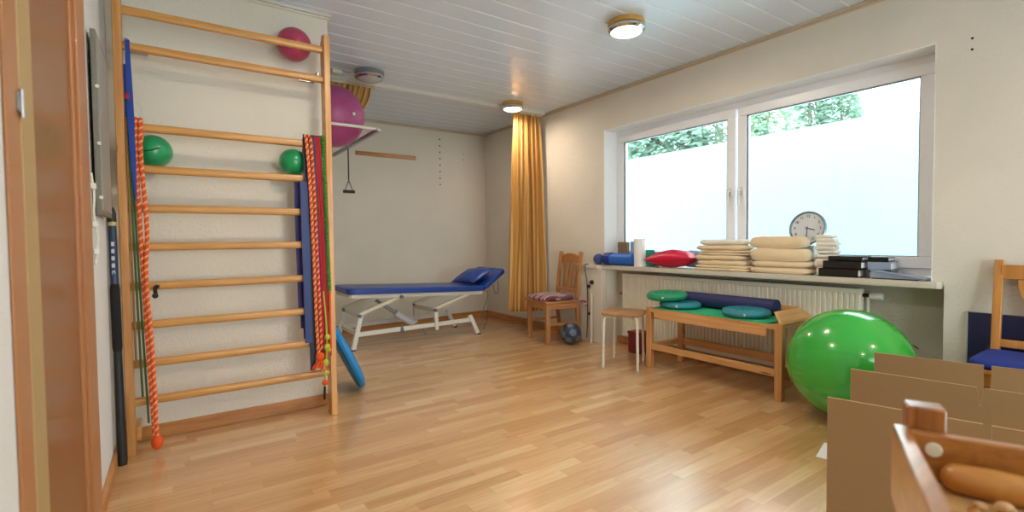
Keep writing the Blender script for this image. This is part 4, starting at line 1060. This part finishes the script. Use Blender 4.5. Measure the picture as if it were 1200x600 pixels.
for i, (h, lb) in enumerate(((.046, 'cream folded towel, bottom of the right stack'), (.044, 'cream folded towel, second from bottom of the right stack'), (.095, 'thick cream towel, third in the right stack below the top one'), (.088, 'thick rolled cream towel on top of the right stack'))):
    towel(3.600, 3.785 if i < 2 else 3.742, 1.60+.012*i, 2.045-.012*(i % 2)+(.01 if i == 3 else 0), z, h, 20+i*4.1, 'towel', 'folded towels in the right thick stack', lb, plies=1); z += h
ztow = ZS+.125
z = ZS
for i, h in enumerate((.12, .055, .055, .05)):
    towel(3.655, 3.745, 1.45+.006*i, 1.592, z, h, 40+i*3, 'towelw', 'white fringed towels behind the thick stack', 'white fluffy towel at the right of the thick stack, %s layer' % ['lowest', 'second', 'third', 'top'][i], plies=2); z += h
t = thing('clock_stand', (3.77, 1.72, ZS+.09), 'small white box hidden behind the towels carrying the clock', 'box')
G().box(3.750, 3.788, 1.64, 1.80, ZS+.092, ZS+.205).build('body', 'white', t, bevel=.003)
ztow = ZS+.207
# clock standing on towels against the glass
t = thing('wall_clock', (3.77, 1.665, 1.06), 'round grey-rimmed clock behind the towels leaning against the window', 'clock')
cc = V((3.770, 1.69, ztow+.122)); ax = V((-.985, 0, .17)).normalized(); RC = .124
Xc = Matrix.Translation(cc) @ ax.to_track_quat('Z', 'Y').to_matrix().to_4x4()
# local: z toward room; make local y point up
upl = V((0, 0, 1)); yl = (upl-ax*upl.dot(ax)).normalized(); xl = yl.cross(ax).normalized()
Xc = Matrix(((xl.x, yl.x, ax.x, cc.x), (xl.y, yl.y, ax.y, cc.y), (xl.z, yl.z, ax.z, cc.z), (0, 0, 0, 1)))
g = G().lathe([(.002, -.018), (RC*.95, -.018), (RC, -.01), (RC, .012), (RC*.93, .017), (RC*.89, .008), (RC*.88, .002)], (0, 0, 0), (0, 0, 1), 56); g.xf(Xc); g.build('rim', 'clockrim', t)
g = G().lathe([(.002, .0), (RC*.885, .0), (RC*.885, .004), (.002, .004)], (0, 0, 0), (0, 0, 1), 48); g.xf(Xc); face = g.build('face', 'clockface', t)
def text(body, size, loc, par, mt='black', ext=.0008, align='CENTER'):
    cu = bpy.data.curves.new('numeral', 'FONT'); cu.body = body; cu.size = size; cu.align_x = align; cu.align_y = 'CENTER'; cu.extrude = ext
    tmp = bpy.data.objects.new('tmp', cu); COL.objects.link(tmp); bpy.context.view_layer.update()
    me = bpy.data.meshes.new_from_object(tmp.evaluated_get(bpy.context.evaluated_depsgraph_get()))
    bpy.data.objects.remove(tmp); return me
nums = []
for h_ in range(1, 13):
    a = PI/2-h_*PI/6; me = text(str(h_), .026, None, None)
    me.transform(Xc @ Matrix.Translation((RC*.70*math.cos(a), RC*.70*math.sin(a), .0052))); me.transform(Matrix.Translation(-V(t.location)))
    me.materials.clear(); me.materials.append(M['black']); o = bpy.data.objects.new('numeral', me); COL.objects.link(o); o.parent = face
def hand(ang, ln, w_, name):
    g = G().beam((0, -.015, .007), (0, ln, .007), w_, .0012, (0, 0, 1)); g.xf(Xc @ Matrix.Rotation(-ang, 4, 'Z')); g.build(name, 'black', t)
hand(math.radians(105), .055, .006, 'hour_hand'); hand(math.radians(180), .082, .004, 'minute_hand')
# binders
def binder(x0, x1, ya, yb, z, h, label, mt='black'):
    t = thing('ring_binder', ((x0+x1)/2, (ya+yb)/2, z), label, 'binder', 'ring binders stacked on the sill')
    G().box(x0, x1, ya, yb, z, z+.006).box(x0, x1, ya, yb, z+h-.006, z+h).box(x0, x0+.006, ya, yb, z, z+h).build('cover', mt, t, bevel=.002)
    G().box(x0+.012, x1-.004, ya+.006, yb-.006, z+.008, z+h-.010).build('pages', 'paper', t)
    G().box(x0-.0015, x0+.001, (ya+yb)/2-.04, (ya+yb)/2+.05, z+.014, z+h-.014).build('spine_label', 'black' if mt == 'black' else 'foil', t)
binder(3.605, 3.785, 1.31, 1.545, ZS, .055, 'thick black ring binder at the bottom of the binder pile')
binder(3.61, 3.785, 1.295, 1.52, ZS+.056, .050, 'black ring binder in the middle of the binder pile')
binder(3.64, 3.785, 1.30, 1.50, ZS+.107, .030, 'slim black ring binder on top of the binder pile')
binder(3.66, 3.785, 1.15, 1.285, ZS, .052, 'grey-sleeved binder at the bottom of the smaller pile', 'leather')
binder(3.665, 3.785, 1.155, 1.28, ZS+.053, .052, 'glossy grey binder in the middle of the smaller pile', 'foil')
binder(3.67, 3.785, 1.17, 1.28, ZS+.106, .028, 'slim black binder on top of the smaller pile beside the binders')
t = thing('open_binder', (3.69, 1.06, ZS), 'flat pale blue plastic folder lying wedge-shaped at the right sill end', 'folder')
g = G().prism([(1.245, ZS+.052), (1.25, ZS+.002), (.975, ZS+.001), (.97, ZS+.006), (1.20, ZS+.055)], 3.625, 3.77, 'X'); g.build('folder', 'foil', t, bevel=.002)
G().prism([(1.25, ZS+.050), (1.253, ZS+.0585), (.975, ZS+.012), (.972, ZS+.0075)], 3.615, 3.775, 'X').build('cover', 'foil', t, bevel=.001)
G().box(3.611, 3.617, 1.0, 1.235, ZS, ZS+.006).build('spine', 'black', t)

# ------------------------------------------------------------------ foreground: cardboard dividers
def card(p, q, z1, label, slots, th=.006):
    """corrugated sheet standing on the floor between plan points p, q; slots = [(u0,u1,depth)] cut from the top"""
    p, q = V((p[0], p[1], 0)), V((q[0], q[1], 0)); ln = (q-p).length; d_ = (q-p).normalized(); n_ = V((-d_.y, d_.x, 0))
    pts = [(0, 0), (ln, 0), (ln, z1)]
    for u0, u1, dp, tp in sorted(slots, reverse=True): pts += [(u1, z1), (u1-tp, z1-dp), (u0+tp, z1-dp), (u0, z1)]
    pts += [(0, z1)]
    g = G(); vs = [p+d_*a+V((0, 0, b))-n_*th/2 for a, b in pts]+[p+d_*a+V((0, 0, b))+n_*th/2 for a, b in pts]; n = len(pts)
    g.add(vs, [tuple(range(n)), tuple(range(2*n-1, n-1, -1))]); g.add(vs, [(i, i+n, (i+1) % n+n, (i+1) % n) for i in range(n)], 1)
    o = g.build('cardboard_sheet', ['kraft', 'kraftedge'], smooth=False, at=tuple(p))
    return tag(o, label, 'cardboard', 'cardboard divider sheets')
CZ = .50
card((1.932, .792), (2.09, .14), CZ, 'brown cardboard sheet in front, nearest the wooden tray', [(.405, .425, .28, .003)])
card((2.427, .904), (2.57, .20), CZ, 'brown cardboard sheet in the middle, with a pointed notch', [(.400, .421, .07, .009)])
card((2.86, .963), (3.03, .30), CZ, 'brown cardboard sheet at the back, beside the green ball', [(.393, .418, .25, .004)])
tag(G().add([(2.56, 1.10, .001), (2.77, 1.15, .001), (2.86, .9, .001), (2.62, .86, .001), (2.56, 1.10, .002), (2.77, 1.15, .003), (2.86, .9, .002), (2.62, .86, .002)],
   [(3, 2, 1, 0), (4, 5, 6, 7), (0, 1, 5, 4), (1, 2, 6, 5), (2, 3, 7, 6), (3, 0, 4, 7)]).build('paper_sheet', 'paper', smooth=False, at=(2.7, 1, .001)), 'white paper sheet on the floor beside the cardboard', 'paper')

# ------------------------------------------------------------------ foreground wooden tray table
t = thing('tray_table', (1.2, .15, 0), 'raised pine tray table with varnished rim in the near right corner', 'tray table')
TZ = .75; K = V((1.034, .321, 0)); ex = V((.914, .405, 0)).normalized(); ey = V((ex.y, -ex.x, 0))   # ex away from camera, ey to the right
def Q(a, b, z): return K+ex*a+ey*b+V((0, 0, z))
def board(a0, a1, b0, b1, z0, z1, name, mt, **k):
    vs = [Q(a, b, z) for z in (z0, z1) for b in (b0, b1) for a in (a0, a1)]
    g = G(); g.add(vs, [(0, 2, 3, 1), (4, 5, 7, 6), (0, 1, 5, 4), (2, 6, 7, 3), (0, 4, 6, 2), (1, 3, 7, 5)]); return g.build(name, mt, t, **k)
TW, TD = .62, .46
board(-TD, 0, 0, .024, .62, TZ, 'side_board', 'crateX', bevel=.003)
board(-TD, 0, TW-.024, TW, .62, TZ, 'side_board', 'crateX', bevel=.003)
board(-.022, 0, .025, TW-.025, .62, TZ-.004, 'end_board', 'crate', bevel=.003)
board(-TD, -TD+.022, .025, TW-.025, .62, TZ-.004, 'end_board', 'crate', bevel=.003)
board(-TD+.02, -.02, .02, TW-.02, .625, .637, 'tray_bottom', 'crateX')
for a0 in (.001, -TD-.046):
    for b0 in (.012, TW-.067):
        board(a0, a0+.045, b0+.008, b0+.063, 0, TZ+.034 if a0 > 0 else .70, 'leg', 'crateZ', bevel=.004)
g = G().lathe([(.0125, 0), (.011, .003), (.003, .0035)], Q(-.023, .053, .722), -ex, 16); g.build('screw_cap', 'cream', t)
o = board(-TD+.024, -.024, .026, TW-.026, .637, .668, 'tmp', 'sand'); o.parent = None; o.name = 'sand_bed'; o.location = t.location
o['kind'] = 'stuff'; o['label'] = 'bed of pale grain filling the wooden tray'; o['category'] = 'sand'
# club lying in tray
t = thing('wooden_club', tuple(Q(-.1, .2, .668)), 'smooth wooden club lying in the pine tray', 'club')
P = [Q(-.050-.012*i/11, .058+(.008*i if i < 3 else .016+.045*(i-2)), .694-.0008*i) for i in range(12)]
G().tube(P, .03, 24, radii=[.008, .018, .022, .024, .023, .020, .017, .014, .013, .0125, .014, .009]).build('body', 'club', t)
G().lathe([(.0135, -.004), (.0155, 0), (.0135, .004)], P[8], (P[9]-P[8]), 20).build('collar', 'club', t)
for i, (a, b, r_, mt) in enumerate(((-.098, .122, .012, 'kraftedge'), (-.128, .046, .009, 'kraftedge'), (-.132, .082, .009, 'club'), (-.100, .095, .008, 'kraftedge'), (-.125, .150, .015, 'kraftedge'), (-.165, .055, .012, 'club'), (-.17, .10, .015, 'club'))):
    p = Q(a, b, .668+r_*.8)
    tt = thing('wooden_bead', tuple(Q(a, b, .668)), ['pale round bead beside the club', 'small pale bead near the tray side', 'brown bead between two pale ones', 'tiny pale bead behind the others', 'largest pale bead near the tray front', 'small brown bead at the tray side', 'medium brown bead in the near tray corner'][i]+' in the tray', 'bead', 'wooden beads in the tray')
    G().sphere(p, r_, 20, sc=(1, 1, .8)).build('bead', mt, tt)
